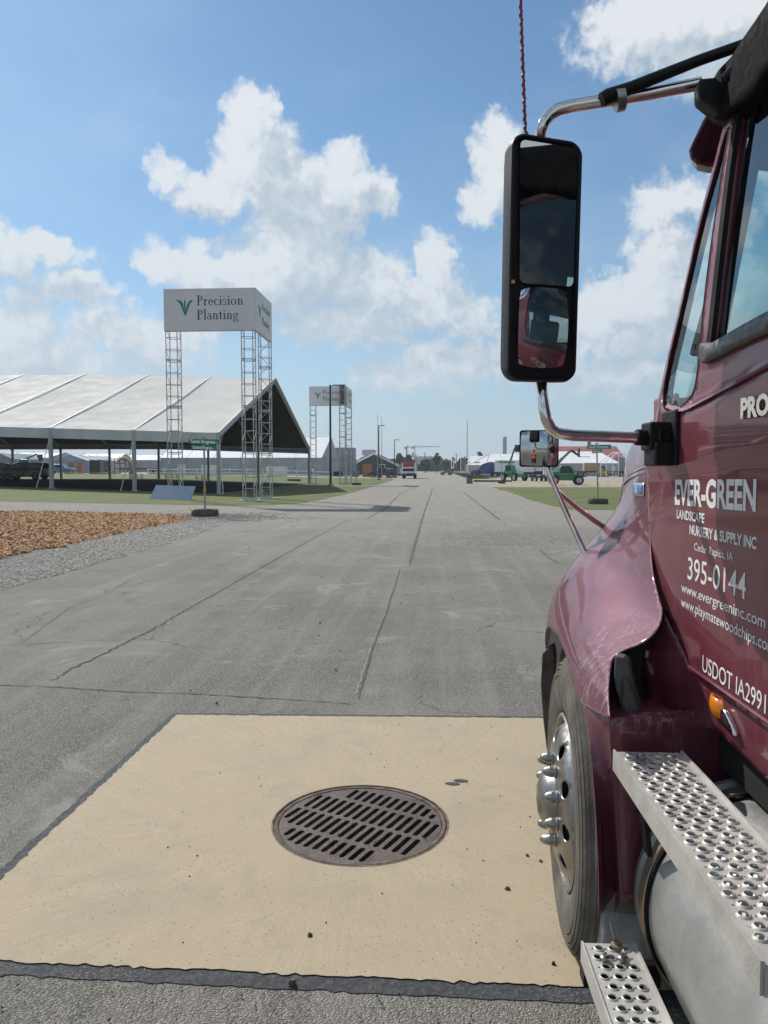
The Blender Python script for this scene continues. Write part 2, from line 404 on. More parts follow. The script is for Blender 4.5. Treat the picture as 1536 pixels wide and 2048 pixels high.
def tar(n, t):
    a = n.noise(t, 60.0, 5, .7).outputs['Fac']; v = n.vor(t, 55.0, dim='2D')
    base = n.mix(n.mr(a, .4, .7), (.045, .048, .051, 1), (.11, .113, .113, 1))
    base = n.mix(n.m('MULTIPLY', n.mr(v.outputs['Distance'], .08, .16, 1, 0), n.mr(n.noise(t, 6, 3).outputs['Fac'], .5, .6)), base, (.3, .28, .25, 1))
    return base, a, .75, .8
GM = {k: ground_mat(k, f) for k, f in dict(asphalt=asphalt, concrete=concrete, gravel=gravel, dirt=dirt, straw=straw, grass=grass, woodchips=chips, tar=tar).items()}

MHC = (-.375, 3.592); MHR = .412
hole = [(MHC[0] + (MHR + .004) * math.cos(a), MHC[1] + (MHR + .004) * math.sin(a)) for a in [2 * math.pi * k / 64 for k in range(64)]]

sheet('ground', [(-4000, -300), (4000, -300), (4000, 6000), (-4000, 6000)], 0, GM['dirt'], holes=[hole])
# asphalt: the road ahead, the side road to both sides and the whole foreground
LE = [gp(0, 1003), gp(200, 1007), gp(400, 1010.5), gp(545, 1011), gp(600, 1007), gp(640, 1000), gp(690, 989), gp(722, 980), gp(790, 959)]
RE = [(4.85, 128), gp(985, 975), gp(1030, 988), gp(1062, 1000), gp(1098, 1011), gp(1140, 1019), gp(1240, 1021)]
GRV = [gp(0, 1182), gp(150, 1141), gp(300, 1096), gp(400, 1068), gp(450, 1045), gp(470, 1034)]
road_poly = [(-90, -30), (60, -30), (60, 33)] + RE[::-1] + [(5.2, 620), (-7.6, 620)] + LE[::-1] + [(-60, LE[0][1] + 3), (-90, LE[0][1] + 6)]
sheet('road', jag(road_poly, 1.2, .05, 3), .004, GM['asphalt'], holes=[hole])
# gravel verge and the bed of wood chips to the left of the road
gv = jag([(-40, 8), (-6.3, 9.0)] + GRV + [gp(400, 1027), gp(200, 1022), gp(0, 1019), (-40, 31)], .5, .10, 5)
sheet('gravel_verge', gv, .008, GM['gravel'])
MUL = [gp(0, 1121), gp(60, 1106), gp(130, 1091), gp(200, 1078), gp(260, 1065), gp(320, 1052), gp(370, 1040), gp(388, 1032), gp(300, 1028), gp(150, 1025), gp(0, 1023), (-32, 30), (-32, 10), (-16, 10)]
MULJ = jag(MUL, .5, .10, 6)
sheet('woodchip_bed', MULJ, .012, GM['woodchips'])
# lawns
LG = [(-70, LE[0][1] + 4)] + LE + [gp(780, 957), gp(640, 955.5), gp(540, 952.5), gp(400, 950), gp(200, 948), gp(0, 945.5), (-170, gp(0, 945.5)[1])]
LGJ = jag(LG, .8, .10, 8)
sheet('lawn_left', LGJ, .008, GM['grass'])
RG = [gp(985, 974.5)] + RE[1:] + [(60, 33.4), (60, 73), (17, 73)]
RGJ = jag(RG, .8, .10, 9)
sheet('lawn_right', RGJ, .008, GM['grass'])
pth = [gp(0, 959), gp(200, 962), gp(500, 967), gp(640, 969.2), gp(752, 971.2)]; ptl = [gp(752, 972.6), gp(640, 970.6), gp(500, 968.6), gp(200, 963.4), gp(0, 960.6)]
sheet('footpath', jag([(-110, pth[0][1] + 6)] + pth + ptl + [(-110, ptl[-1][1] + 6)], 2.0, .05, 10), .014, M_('path_concrete', (.33, .32, .28), .9, vscale=.8))
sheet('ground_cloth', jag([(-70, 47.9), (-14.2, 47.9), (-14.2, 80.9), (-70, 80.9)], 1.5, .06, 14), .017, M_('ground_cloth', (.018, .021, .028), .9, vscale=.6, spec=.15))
sheet('straw_patch', jag([(5.3, 76), (60, 76), (60, 128), (9, 128)], 1.0, .25, 11), .006, GM['straw'])
sheet('gravel_lot', jag([(9, 130), (160, 130), (160, 330), (6.5, 330)], 3.0, .3, 12), .006, M_('lot_gravel', (.34, .325, .30), .95, vscale=.15))

# concrete apron round the drain, with its tar joint
PAD = [(-1.80, 2.455), (1.02, 2.47), (1.02, 5.22), (.3, 5.19), (-1.80, 5.10)]
outer = jag([(-1.855, 2.39), (1.07, 2.395), (1.07, 5.275), (.3, 5.235), (-1.845, 5.145)], .028, .0042, 21)
sheet('tar_joint', outer, .007, GM['tar'], holes=[hole])
sheet('concrete_apron', jag(PAD, .022, .0042, 22), .011, GM['concrete'], holes=[hole])

# seams and cracks in the road
def ribbon(pts, w, name, mat, z, seed=1, amp=None, taper=True):
    ctr = [Vector(p) for p in jag(pts, max(.05, w * 2.5), (amp if amp is not None else w * .5), seed, closed=False)]
    rg = np.random.default_rng(seed + 50); L, Rr = [], []
    for i, p in enumerate(ctr):
        t = (ctr[min(i + 1, len(ctr) - 1)] - ctr[max(i - 1, 0)]).normalized(); nn = Vector((-t.y, t.x))
        k = w * (.35 + 1.1 * rg.random()) * .5
        L.append(tuple(p + nn * k)); Rr.append(tuple(p - nn * k))
    mb = MB()
    for p in L + Rr: mb.v.append((p[0], p[1], hz_(p[0]) + z))
    n = len(L)
    for i in range(n - 1): mb.f.append((i, i + 1, n + i + 1, n + i))
    o = mb.build(name, mat); o['kind'] = 'structure'
    for f in o.data.polygons:
        pass
    return o
crackm = M_('crack_filler', (.075, .07, .064), .9); duct = M_('pale_crack', (.27, .25, .22), .95); stain = M_('tar_line', (.085, .08, .075), .9)
P = lambda *a: [gp(a[i], a[i + 1]) for i in range(0, len(a), 2)]
ribbon(P(697, 1040, 600, 1092, 400, 1205, 300, 1262, 100, 1362), 0.0216, 'road_seam', crackm, .0085, 31)
ribbon(P(735, 1038, 770, 1018, 800, 988, 860, 960), 0.0432, 'road_seam', crackm, .0085, 32)
ribbon(P(865, 975, 861, 990, 850, 1020, 838, 1060, 828, 1098, 819, 1130), 0.0396, 'road_seam', crackm, .0085, 33)
ribbon(P(797, 1135, 770, 1225, 740, 1300, 712, 1390), 0.0115, 'road_seam', duct, .0085, 34)
ribbon(P(800, 1140, 772, 1229, 744, 1302, 716, 1400), 0.0072, 'road_seam', crackm, .0125, 35)
ribbon(P(-60, 1370, 120, 1376, 250, 1385, 400, 1390, 600, 1402, 700, 1410), 0.0115, 'road_seam', crackm, .0085, 36)
ribbon(P(1080, 1100, 1098, 1116, 1118, 1128), 0.0252, 'road_seam', crackm, .0085, 37)
ribbon(P(928, 985, 960, 1010, 1000, 1040), 0.0504, 'road_seam', crackm, .0085, 38)
ribbon(P(820, 1130, 950, 1130, 1180, 1131), 0.0158, 'road_seam', stain, .0085, 39)
ribbon(P(560, 1036, 640, 1037, 700, 1041, 735, 1038), 0.0360, 'road_seam', stain, .0085, 40)
ribbon(P(640, 984.5, 860, 984.5, 960, 984.5), 0.0864, 'road_seam', stain, .0085, 41)
ribbon(P(880, 1098, 980, 1100, 1100, 1102), 0.0130, 'road_seam', stain, .0085, 42)
ribbon(P(440, 1100, 560, 1075, 690, 1040), 0.0072, 'road_seam', stain, .0125, 43)
ribbon(P(40, 1290, 140, 1215, 210, 1190, 260, 1160), 0.0072, 'road_seam', stain, .0125, 44)
# loose gravel spread over the road on the right and along the left verge; pebbles by the apron
def pebbles(name, spots, mat, seed, z=.012, flat=.6):
    rg = np.random.default_rng(seed); mb = MB()
    for (x, y, s) in spots:
        a = rg.random() * 6.28; k = [s * (.7 + .6 * rg.random()) for _ in range(6)]
        vs = [(x + k[i] * math.cos(a + i * 1.047), y + k[i] * math.sin(a + i * 1.047), hz_(x) + z) for i in range(6)]
        top = [(x + .55 * k[i] * math.cos(a + i * 1.047), y + .55 * k[i] * math.sin(a + i * 1.047), hz_(x) + z + s * flat) for i in range(6)]
        mb.add(vs + top, [(6, 7, 8, 9, 10, 11)] + [(i, (i + 1) % 6, 6 + (i + 1) % 6, 6 + i) for i in range(6)])
    o = mb.build(name, mat, fix=False)
    return o
def vcol(name, c1, c2, scale=60, rough=.95):
    return ground_mat(name, lambda n, t: (n.mix(n.mr(n.vor(t, scale).outputs['Color'], 0, 1), c1, c2), None, rough, 0))
pebm = vcol('pebble_stone', (.20, .185, .16, 1), (.50, .465, .41, 1), 25)
sp = []
for _ in range(5200):
    t = rng.random(); px = 1010 + rng.normal(0, 95); py = 1075 + rng.normal(0, 15); g = gp(px, py); sp.append((g[0], g[1], .005 + .010 * rng.random() ** 2))
for _ in range(4200):
    px = 430 + rng.normal(0, 70); py = 1034 + rng.normal(0, 4); g = gp(px, py); sp.append((g[0], g[1], .01 + .02 * rng.random() ** 2))
tag(pebbles('loose_gravel', sp, pebm, 51), kind='stuff')
q_ = gpv(-330 + 860 * rng.random(90000), 1040 + rng.random(90000) ** 1.25 * 180)
q_ = q_[inpv(q_, gv) & ~inpv(q_, MULJ)][:26000]
sp = [(x, y, .008 + .014 * rng.random() ** 2) for x, y in q_]
tag(pebbles('verge_stones', sp, vcol('verge_stone', (.23, .208, .178, 1), (.64, .585, .51, 1), 22), 52, z=.008), kind='stuff')
# grit and scraps scattered over the apron
sp = [(-1.7 + 2.6 * rng.random(), 2.5 + 2.55 * rng.random(), .0018 + .004 * rng.random() ** 3) for _ in range(95)]
sp += [gp(619, 1877) + (.010,), gp(1054, 1717) + (.008,), gp(1081, 1728) + (.008,), gp(586, 1974) + (.014,), gp(1107, 1935) + (.009,), gp(1015, 1784) + (.010,)]
sp += [(x, y, s) for x, y, s in [(-2.4 + 3 * rng.random(), 1.9 + .5 * rng.random(), .002 + .0035 * rng.random() ** 2) for _ in range(160)]]
sp += [(-4 + 6.5 * rng.random(), 5.3 + 7 * rng.random() ** 1.5, .003 + .010 * rng.random() ** 3) for _ in range(110)]
tag(pebbles('scattered_grit', sp, vcol('grit', (.03, .026, .022, 1), (.22, .17, .12, 1), 30), 53, flat=1.0), kind='stuff')
mb = MB()
for (a, b, c) in [(905, 1572, .05), (922, 1566, .05)]:
    g = gp(a, b); mb.add([(g[0] + r_ * math.cos(t_), g[1] + r_ * math.sin(t_) * .55, .0135) for t_, r_ in [(k * .785, .03 + .015 * rng.random()) for k in range(8)]], [tuple(range(8))])
o = mb.build('tar_splash', GM['tar']); tag(o, kind='structure')
for f in o.data.polygons: pass

# wood chips: thousands of little slabs on the bed
mb = MB()
q_ = np.concatenate([gpv(-40 + 440 * rng.random(60000), 1024 + 98 * rng.random(60000) ** 1.15), gpv(-520 + 490 * rng.random(30000), 1024 + 120 * rng.random(30000))]); q_ = q_[inpv(q_, MULJ)]; q_ = q_[rng.permutation(len(q_))][:48000]
for g in q_:
    s = .014 + .026 * rng.random(); w = s * (.35 + .4 * rng.random()); a = rng.random() * 6.28; tx = rng.normal(0, .3); ty = rng.normal(0, .3)
    edge = .05 * rng.random()
    c, sn = math.cos(a), math.sin(a); z = hz_(g[0]) + .015 + edge
    vs = [(g[0] + c * u - sn * v, g[1] + sn * u + c * v, z + u * tx + v * ty) for u, v in ((-s, -w), (s, -w), (s, w), (-s, w))]
    mb.add(vs, [(0, 1, 2, 3)])
o = mb.build('wood_chips', vcol('wood_chip', (.20, .10, .048, 1), (.74, .49, .28, 1), 17), fix=False); tag(o, kind='stuff')
# grass blades near the edges of the lawns
def blades(name, spots, seed, h=.07):
    rg = np.random.default_rng(seed); mb = MB()
    for (x, y) in spots:
        a = rg.random() * 3.14; w = .03 + .03 * rg.random(); k = h * (.5 + rg.random()); c, s = math.cos(a) * w, math.sin(a) * w; z = hz_(x)
        mb.add([(x - c, y - s, z), (x + c, y + s, z), (x + c * .4 + rg.normal(0, .02), y + rg.normal(0, .02), z + k), (x - c * .6 + rg.normal(0, .02), y, z + k * .8)], [(0, 1, 2, 3)])
    o = mb.build(name, MT.get('grass_blade') or M_('grass_blade', (.115, .14, .045), .9, var=.3, vscale=1.5, col2=(.16, .175, .06), spec=.05), fix=False)
    return tag(o, kind='stuff')
q_ = np.stack([-36 + 31 * rng.random(40000), 35 + 45 * rng.random(40000) ** 1.8], 1); q_ = q_[inpv(q_, LGJ) & ~((q_[:, 0] < -14) & (q_[:, 1] > 47.5) & (q_[:, 1] < 81.5))]; sp = q_[:9000]
q_ = np.stack([4.5 + 18 * rng.random(24000), 32 + 42 * rng.random(24000) ** 1.5], 1); sp = q_[inpv(q_, RGJ)][:6000]
sp = [(x, y) for x, y in [(4.9 + abs(rng.normal(0, 2.2)), 131 + 150 * rng.random()) for _ in range(3000)]]
tag(blades('verge_weeds', sp, 63, h=.45), kind='stuff')

# drain: cast-iron grate in its frame over a dark pit
dr = thing('drain_grate', 'round rusty brown cast iron drain grate with slanted slots set in the concrete', 'drain grate', (MHC[0], MHC[1], 0))
iron = material('cast_iron', (.075, .058, .050), .6, .35, .25, 9.0, .5, 90.0, col2=(.125, .098, .084))
u = Vector((.43, .90)); w_ = Vector((.90, -.43)); slots = []
for (uo, L, wo, cnt) in ((.262, .125, .035, 11), (.090, .164, 0.0, 15), (-.095, .164, -.010, 15), (-.268, .125, -.07, 12)):
    for k in range(cnt):
        wc = wo + (k - (cnt - 1) / 2) * .0478; Lh = L / 2; uu = uo
        lim = math.sqrt(max(0, (MHR - .040) ** 2 - wc * wc))
        hi = min(uo + Lh, lim); lo = max(uo - Lh, -lim)
        if hi - lo < .04: continue
        c = w_ * wc + u * ((hi + lo) / 2); hl = (hi - lo) / 2 - .0132; r = .0132
        pts = [c + u * (hl * 1 + r * math.sin(t)) + w_ * (r * math.cos(t)) for t in [math.pi * i / 5 for i in range(6)]]
        pts += [c - u * (hl * 1 + r * math.sin(t)) - w_ * (r * math.cos(t)) for t in [math.pi * i / 5 for i in range(6)]]
        slots.append([tuple(p) for p in pts])
def plate(polys_outer, holes, z0, z1, name, mat, parent, bevel=0):
    pts = [Vector(p) for p in polys_outer]; e = [(i, (i + 1) % len(pts)) for i in range(len(pts))]
    loops = [list(range(len(pts)))]
    for h in holes:
        b = len(pts); pts += [Vector(p) for p in h]; e += [(b + i, b + (i + 1) % len(h)) for i in range(len(h))]; loops.append(list(range(b, b + len(h))))
    vs, _, fs, _, _, _ = delaunay_2d_cdt(pts, e, [], 1, 1e-7)
    ff = []
    for f in fs:
        c = sum((vs[i] for i in f), Vector((0, 0))) / len(f)
        if not any(inpoly(c, h) for h in holes): ff.append(tuple(f))
    mb = MB(); n = len(vs)
    mb.v = [(v.x, v.y, z1) for v in vs] + [(v.x, v.y, z0) for v in vs]
    mb.f = ff + [tuple(n + i for i in f[::-1]) for f in ff]
    for lp in loops:
        for i in range(len(lp)):
            a, b = lp[i], lp[(i + 1) % len(lp)]; mb.f.append((a, b, n + b, n + a))
    return mb.build(name, mat, parent)
circ = lambda r, n=72: [(r * math.cos(2 * math.pi * k / n), r * math.sin(2 * math.pi * k / n)) for k in range(n)]
sheet('drain_edge', jag([(MHC[0] + .424 * math.cos(a), MHC[1] + .424 * math.sin(a)) for a in [2 * math.pi * k / 90 for k in range(90)]], .02, .0055, 71), .0125, M_('drain_edge_dirt', (.085, .06, .045), .95, vscale=30, col2=(.26, .20, .14)), holes=[hole])
plate(circ(.388), slots, -.030, .006, 'grate', iron, dr)
rim = MB(); rim.lathe([(.391, .009), (.408, .011), (.415, .004), (.415, -.2), (.391, -.2), (.391, .009)], Matrix(), 72); rim.build('frame', material('rusty_rim', (.085, .06, .048), .85, .2, .5, 14, .6, 60, col2=(.20, .15, .115)), dr, smooth=30)
pit = MB(); pit.lathe([(.414, -.03), (.414, -1.3), (.01, -1.3)], Matrix(), 40); pit.build('shaft', M_('pit_wall', (.03, .028, .026), .95), dr)
# ------------------------------------------------------------------ the large open tent on the left
fab = material('tent_fabric', (.56, .54, .50), .8, 0, .06, .35, .0, spec=.2, col2=(.62, .60, .56))
n_ = N(fab.node_tree); bs_ = fab.node_tree.nodes['Principled BSDF']; t_ = n_.new('ShaderNodeTexCoord').outputs['Object']
wr = n_.noise(n_.vm('MULTIPLY', t_, (2.2, .22, .22)), 1.6, 6, .6, dist=.6).outputs['Fac']
b_ = n_.new('ShaderNodeBump'); b_.inputs['Strength'].default_value = .3; b_.inputs['Distance'].default_value = .12; n_.link(wr, b_.inputs['Height']); n_.link(b_.outputs[0], bs_.inputs['Normal'])
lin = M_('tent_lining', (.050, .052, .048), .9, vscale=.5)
val = M_('valance_fabric', (.50, .51, .52), .8, vscale=.8, bump=.3, bscale=3)
alu = M_('aluminium_frame', (.40, .405, .41), .6, .3, vscale=6)
alud = M_('tent_frame_metal', (.30, .31, .32), .5, .6)
white = M_('white_vinyl', (.74, .74, .72), .6, vscale=1.2)
strapm = M_('strap_webbing', (.62, .62, .6), .8)
TX0, BAY, NB = -13.9, 5.45, 10; TY0, TYR, TY1 = 47.65, 64.4, 81.2; ZE, ZRD = 3.86, 9.2
tent = thing('frame_tent', 'huge open-sided frame tent with pale grey roof on the lawn behind the nearest banner tower', 'tent', (TX0, TYR, 0))
def tl(x, y, z): return (x - TX0, y - TYR, z)
bx = [TX0 - BAY * k for k in range(NB + 1)]
for k in range(NB):
    xa, xb = bx[k], bx[k + 1]; za, zb = hz_(xa), hz_(xb)
    for side, ye in ((0, TY0), (1, TY1)):
        mb = MB(); ml = MB(); nu, nv = 12, 24
        for i in range(nu + 1):
            for j in range(nv + 1):
                s, t = i / nu, j / nv
                x = xa + (xb - xa) * s; z0 = za + (zb - za) * s
                y = ye + (TYR - ye) * t; z = z0 + ZE + (ZRD - ZE) * t
                sag = -.10 * math.sin(math.pi * s) * (.6 + .4 * math.sin(math.pi * t)) - .10 * math.sin(math.pi * t)
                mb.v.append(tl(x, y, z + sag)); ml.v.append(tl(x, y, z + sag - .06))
        for i in range(nu):
            for j in range(nv):
                a = i * (nv + 1) + j; f = (a, a + 1, a + nv + 2, a + nv + 1)
                mb.f.append(f); ml.f.append(f)
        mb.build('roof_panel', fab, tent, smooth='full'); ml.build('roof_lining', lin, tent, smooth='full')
        vb = MB(); yo = ye + (-.06 if side == 0 else .06); dz = .10
        n = 10
        for i in range(n + 1):
            s = i / n; x = xa - .08 + (xb - xa + .16) * s; z0 = za + (zb - za) * s
            vb.v += [tl(x, yo, z0 + ZE - .02), tl(x, yo + .01 * math.sin(i * 2.1), z0 + ZE - .66)]
        for i in range(n): vb.f.append((2 * i, 2 * i + 1, 2 * i + 3, 2 * i + 2))
        vb.build('valance', val, tent, solid=.01)
for k in range(NB + 1):
    x = bx[k]; z = hz_(x)
    for side, ye in ((0, TY0), (1, TY1)):
        p = MB(); p.box(tl(x, ye, z + ZE / 2), (.19, .26, ZE)); p.box(tl(x, ye, z + .02), (.45, .45, .04)); p.build('post', alu if side == 0 else alud, tent, bevel=.01)
        s = -1 if side == 0 else 1
        r = MB(); r.tube([tl(x, ye, z + ZE - .30), tl(x, TYR, z + ZRD - .32)], .11, 4); r.build('rafter', alud, tent)
        q = MB(); q.tube([tl(x, ye + s * -.0, z + ZE - 1.0), tl(x, ye - s * 1.2, z + ZE + .15)], .05, 6); q.build('knee_brace', alud, tent)
        kd = MB(); sl = (ZRD - ZE) / (TYR - TY0); kd.add([tl(x - .05, ye, z + ZE + .04), tl(x + .05, ye, z + ZE + .04), tl(x + .05, TYR, z + ZRD + .04), tl(x - .05, TYR, z + ZRD + .04), tl(x - .05, ye, z + ZE - .02), tl(x + .05, ye, z + ZE - .02), tl(x + .05, TYR, z + ZRD - .02), tl(x - .05, TYR, z + ZRD - .02)], [(0, 1, 2, 3), (0, 4, 5, 1), (0, 3, 7, 4), (1, 5, 6, 2)]); kd.build('roof_seam', white, tent)
        if side == 0 or k % 2:
            q = MB(); q.tube([tl(x + .05, ye, z + ZE - .3), tl(x + .9 * (1 if k == 0 else -1) * .6, ye - .9 * (1 if side == 0 else -1), z + .02)], .025, 5); q.build('ratchet_strap', strapm, tent)
    if k < NB:
        for ye in (TY0, TY1, (TY0 + TYR) / 2, (TY1 + TYR) / 2, TYR):
            t = 1 - abs(ye - TYR) / (TYR - TY0); pz = ZE + (ZRD - ZE) * t - .38
            q = MB(); q.tube([tl(x, ye, hz_(x) + pz), tl(bx[k + 1], ye, hz_(bx[k + 1]) + pz)], .05, 6); q.build('purlin', alud, tent)
q = MB(); q.tube([tl(TX0 + .05, TY0, ZE), tl(TX0 + .05, TYR, ZRD + .04), tl(TX0 + .05, TY1, ZE)], .12, 4); q.build('gable_edge', alu, tent)

# ------------------------------------------------------------------ banner towers
navy = M_('navy_lettering', (.018, .022, .045), .6); leafg = M_('leaf_green', (.008, .19, .11), .6)
banner = material('banner_face', (.60, .60, .61), .55, 0, .04, .5, spec=.4)
def serif_text(mb, text, x0, z0, s, put):
    """serif letters from stems, hairlines, serifs and bowls; put(x, z, k) -> 3-D point; returns the end x"""
    k = [0]
    def poly(pts):
        k[0] += 1; h = .004 + .0004 * (k[0] % 7); n = len(pts)
        mb.add([put(x, z, 0) for x, z in pts] + [put(x, z, h) for x, z in pts], [tuple(range(n, 2 * n))] + [(i, (i + 1) % n, n + (i + 1) % n, n + i) for i in range(n)])
    X = x0
    def rect(a, b, c, d): poly([(X + a * s, z0 + c * s), (X + b * s, z0 + c * s), (X + b * s, z0 + d * s), (X + a * s, z0 + d * s)])
    def bowl(cx, cz, rx, rz, tk, th, a0=0, a1=360):
        n = 20; seg = [math.radians(a0 + (a1 - a0) * i / n) for i in range(n + 1)]
        for i in range(n):
            q = []
            for a in (seg[i], seg[i + 1]): q.append((X + (cx + rx * math.cos(a)) * s, z0 + (cz + rz * math.sin(a)) * s))
            for a in (seg[i + 1], seg[i]): q.append((X + (cx + (rx - tk) * math.cos(a)) * s, z0 + (cz + (rz - th) * math.sin(a)) * s))
            poly(q)
    S, T, xh = .125, .052, .60
    for ch in text:
        if ch == 'P':
            rect(.1, .1 + S * 1.15, T, 1 - T); rect(0, .34, 0, T); rect(0, .34, 1 - T, 1); bowl(.30, .74, .30, .26, .12, T, -90, 90); rect(.2, .31, .48, .48 + T); rect(.2, .31, 1 - T, 1.0); w = .66
        elif ch == 'r':
            rect(.08, .08 + S, T, xh); rect(0, .27, 0, T); rect(0, .1, xh - T, xh); bowl(.34, .40, .17, .2, .06, .07, 50, 165); w = .46
        elif ch in 'eco':
            if ch == 'o': bowl(.28, .30, .28, .32, .115, .045); w = .64
            elif ch == 'e': bowl(.26, .30, .26, .32, .11, .045, 0, 315); rect(.08, .50, .32, .32 + T); w = .56
            else: bowl(.26, .30, .26, .32, .11, .045, 45, 315); w = .50
        elif ch == 'i': rect(.08, .08 + S, T, xh); rect(0, .27, 0, T); rect(0, .1, xh - T, xh); bowl(.125, .86, .07, .07, .068, .068); w = .32
        elif ch == 's': bowl(.19, .45, .16, .17, .07, .045, 20, 270); bowl(.19, .16, .18, .18, .08, .045, -160, 90); w = .44
        elif ch == 'n':
            rect(.08, .08 + S, T, xh); rect(0, .26, 0, T); rect(0, .1, xh - T, xh); bowl(.31, .40, .19, .22, .10, .05, 0, 150); rect(.40, .40 + S, T, .41); rect(.32, .58, 0, T); w = .64
        elif ch == 'l': rect(.08, .08 + S, T, 1.05); rect(0, .27, 0, T); rect(0, .1, 1.05 - T, 1.05); w = .32
        elif ch == 'a': bowl(.22, .40, .20, .22, .10, .045, 0, 160); rect(.32, .32 + S, .05, .42); bowl(.20, .17, .20, .17, .09, .04, 40, 330); rect(.38, .50, 0, T + .02); w = .53
        elif ch == 't': rect(.09, .09 + S, .08, .78); rect(0, .32, xh - T, xh); bowl(.25, .13, .16, .14, .09, .05, 180, 310); w = .37
        elif ch == 'g': bowl(.24, .40, .22, .22, .10, .04); bowl(.25, -.13, .27, .17, .09, .045); rect(.40, .58, .54, .60); bowl(.20, .12, .14, .10, .07, .05, 90, 270); w = .58
        else: w = .3
        X += (w + .045) * s
    return X
def leaf_logo(mb, put, x, z, s):
    def lf(pts, k):
        n = len(pts); h = .005 + .0006 * k
        mb.add([put(x + a * s, z + b * s, 0) for a, b in pts] + [put(x + a * s, z + b * s, h) for a, b in pts], [tuple(range(n, 2 * n))] + [(i, (i + 1) % n, n + (i + 1) % n, n + i) for i in range(n)])
    lf([(0, 0), (-.05, .12), (-.16, .38), (-.24, .62), (-.33, .76), (-.46, .90), (-.62, .95), (-.40, .96), (-.22, .88), (-.13, .74), (-.08, .5), (-.02, .2)], 0)
    lf([(0, .0), (-.05, .45), (-.07, .80), (-.02, 1.0), (.03, .80), (.04, .45)], 1)
    lf([(0, 0), (.02, .2), (.08, .5), (.16, .74), (.28, .90), (.42, .95), (.42, .88), (.30, .72), (.20, .50), (.11, .26)], 2)
def truss(x0, y0, w, d, z0, z1, parent, name='truss_leg'):
    mb = MB(); r = .026
    for (x, y) in ((0, 0), (w, 0), (0, d), (w, d)): mb.tube([(x0 + x, y0 + y, z0), (x0 + x, y0 + y, z1)], r, 6)
    n = int(round((z1 - z0) / .62)); st = (z1 - z0) / n
    for i in range(n + 1):
        z = z0 + i * st
        for a, b in (((0, 0), (w, 0)), ((0, d), (w, d)), ((0, 0), (0, d)), ((w, 0), (w, d))):
            mb.tube([(x0 + a[0], y0 + a[1], z), (x0 + b[0], y0 + b[1], z)], .017, 5)
            if i % 4 == 0: mb.tube([(x0 + a[0], y0 + a[1], z + .09), (x0 + b[0], y0 + b[1], z + .09)], .022, 5)
            if i < n and a[0] == b[0]:
                p, q = (a, b) if i % 2 else (b, a); mb.tube([(x0 + p[0], y0 + p[1], z), (x0 + q[0], y0 + q[1], z + st)], .014, 5)
    # rear-right leg of the picture shows the diagonals on the face turned to the viewer too
    return mb
def tower(label, XL_, XR_, YF, YB, zb, zt, diag_side, flip=False, zg=0.0):
    root = thing('banner_tower', label, 'banner tower', ((XL_ + XR_) / 2, YF, zg))
    lx = lambda x: x - (XL_ + XR_) / 2; W = .60
    legs = [(XL_ + .06, YF + .05), (XR_ - W - .17, YF + .05), (XR_ - W - .02, YB - W)]
    if flip: legs[1] = (XR_ - W - .1, YF - W - .35)
    for i, (x, y) in enumerate(legs):
        top = zt - .05 if not (flip and i == 1) else zt + .12
        m = truss(lx(x), y - YF, W, W, .06, top - zg, root)
        if i == 2 or (flip and i == 1):
            n = int((top - zg) / .62)
            for k in range(n):
                a, b = ((0, W) if k % 2 else (W, 0)); m.tube([(lx(x) + a, y - YF, .06 + k * .62), (lx(x) + b, y - YF, .06 + (k + 1) * .62)], .016, 5)
        m.build('truss_leg', alu, root)
        b = MB(); b.box((lx(x) + W / 2, y - YF + W / 2, .03), (W + .5, W + .5, .05)); b.box((lx(x) + W / 2, y - YF + W / 2 - .1, .005), (W + .9, .25, .07)); b.build('base_plate', M_('plate_wood', (.42, .40, .36), .8), root)
    f = MB(); f.b2(lx(XL_), lx(XR_), -.04, .02, zb - zg, zt - zg); fp = f.build('front_banner', banner, root, bevel=.008)
    f = MB(); f.b2(lx(XR_) - .05, lx(XR_) + .02, .025, YB - YF, zb - zg, zt - zg); sp_ = f.build('side_banner', banner, root, bevel=.008)
    hgt = zt - zb
    for face, par in ((0, fp), (1, sp_)):
        tx, lg = MB(), MB()
        Lw = (XR_ - XL_) if face == 0 else (YB - YF)
        if face == 0: put = lambda u_, v, h: (lx(XL_) + u_ * Lw, -.0405 - h, zb - zg + v)
        else: put = lambda u_, v, h: (lx(XR_) + .0205 + h, u_ * Lw, zb - zg + v)
        pu = lambda x, z, h: put(x / Lw, z, h)
        s = .104 * Lw
        e1 = serif_text(tx, 'Precision', Lw * .365, hgt * .60, s, pu); serif_text(tx, 'Planting', Lw * .365, hgt * .262, s, pu)
        tx.build('lettering', navy, par); leaf_logo(lg, pu, Lw * .237, hgt * .34, Lw * .185); lg.build('leaf_emblem', leafg, par)
    if flip: bb = MB(); bb.b2(lx(legs[1][0]) + .03, lx(legs[1][0]) + W - .03, legs[1][1] - YF + W - .1, legs[1][1] - YF + W - .06, zb - zg + .1, zt - zg + .1); bb.build('dark_backing', M_('backing_dark', (.07, .07, .075), .7), root)
    rl = MB(); rl.tube([(lx(XL_), .1, zb - zg), (lx(XR_), .1, zb - zg)], .03, 6); rl.tube([(lx(XR_) - .1, .1, zb - zg), (lx(XR_) - .1, YB - YF, zb - zg)], .03, 6); rl.tube([(lx(XL_), .1, zt - zg - .1), (lx(XR_), .1, zt - zg - .1)], .03, 6); rl.build('rail', alu, root)
    return root
tower('tall banner tower nearest the camera, grey-white two-sided board on three metal truss legs', -14.42, -9.57, 39.8, 43.6, 8.9, 11.06, 2)
XA, XB = atd(619, 82.3), atd(694, 82.3)
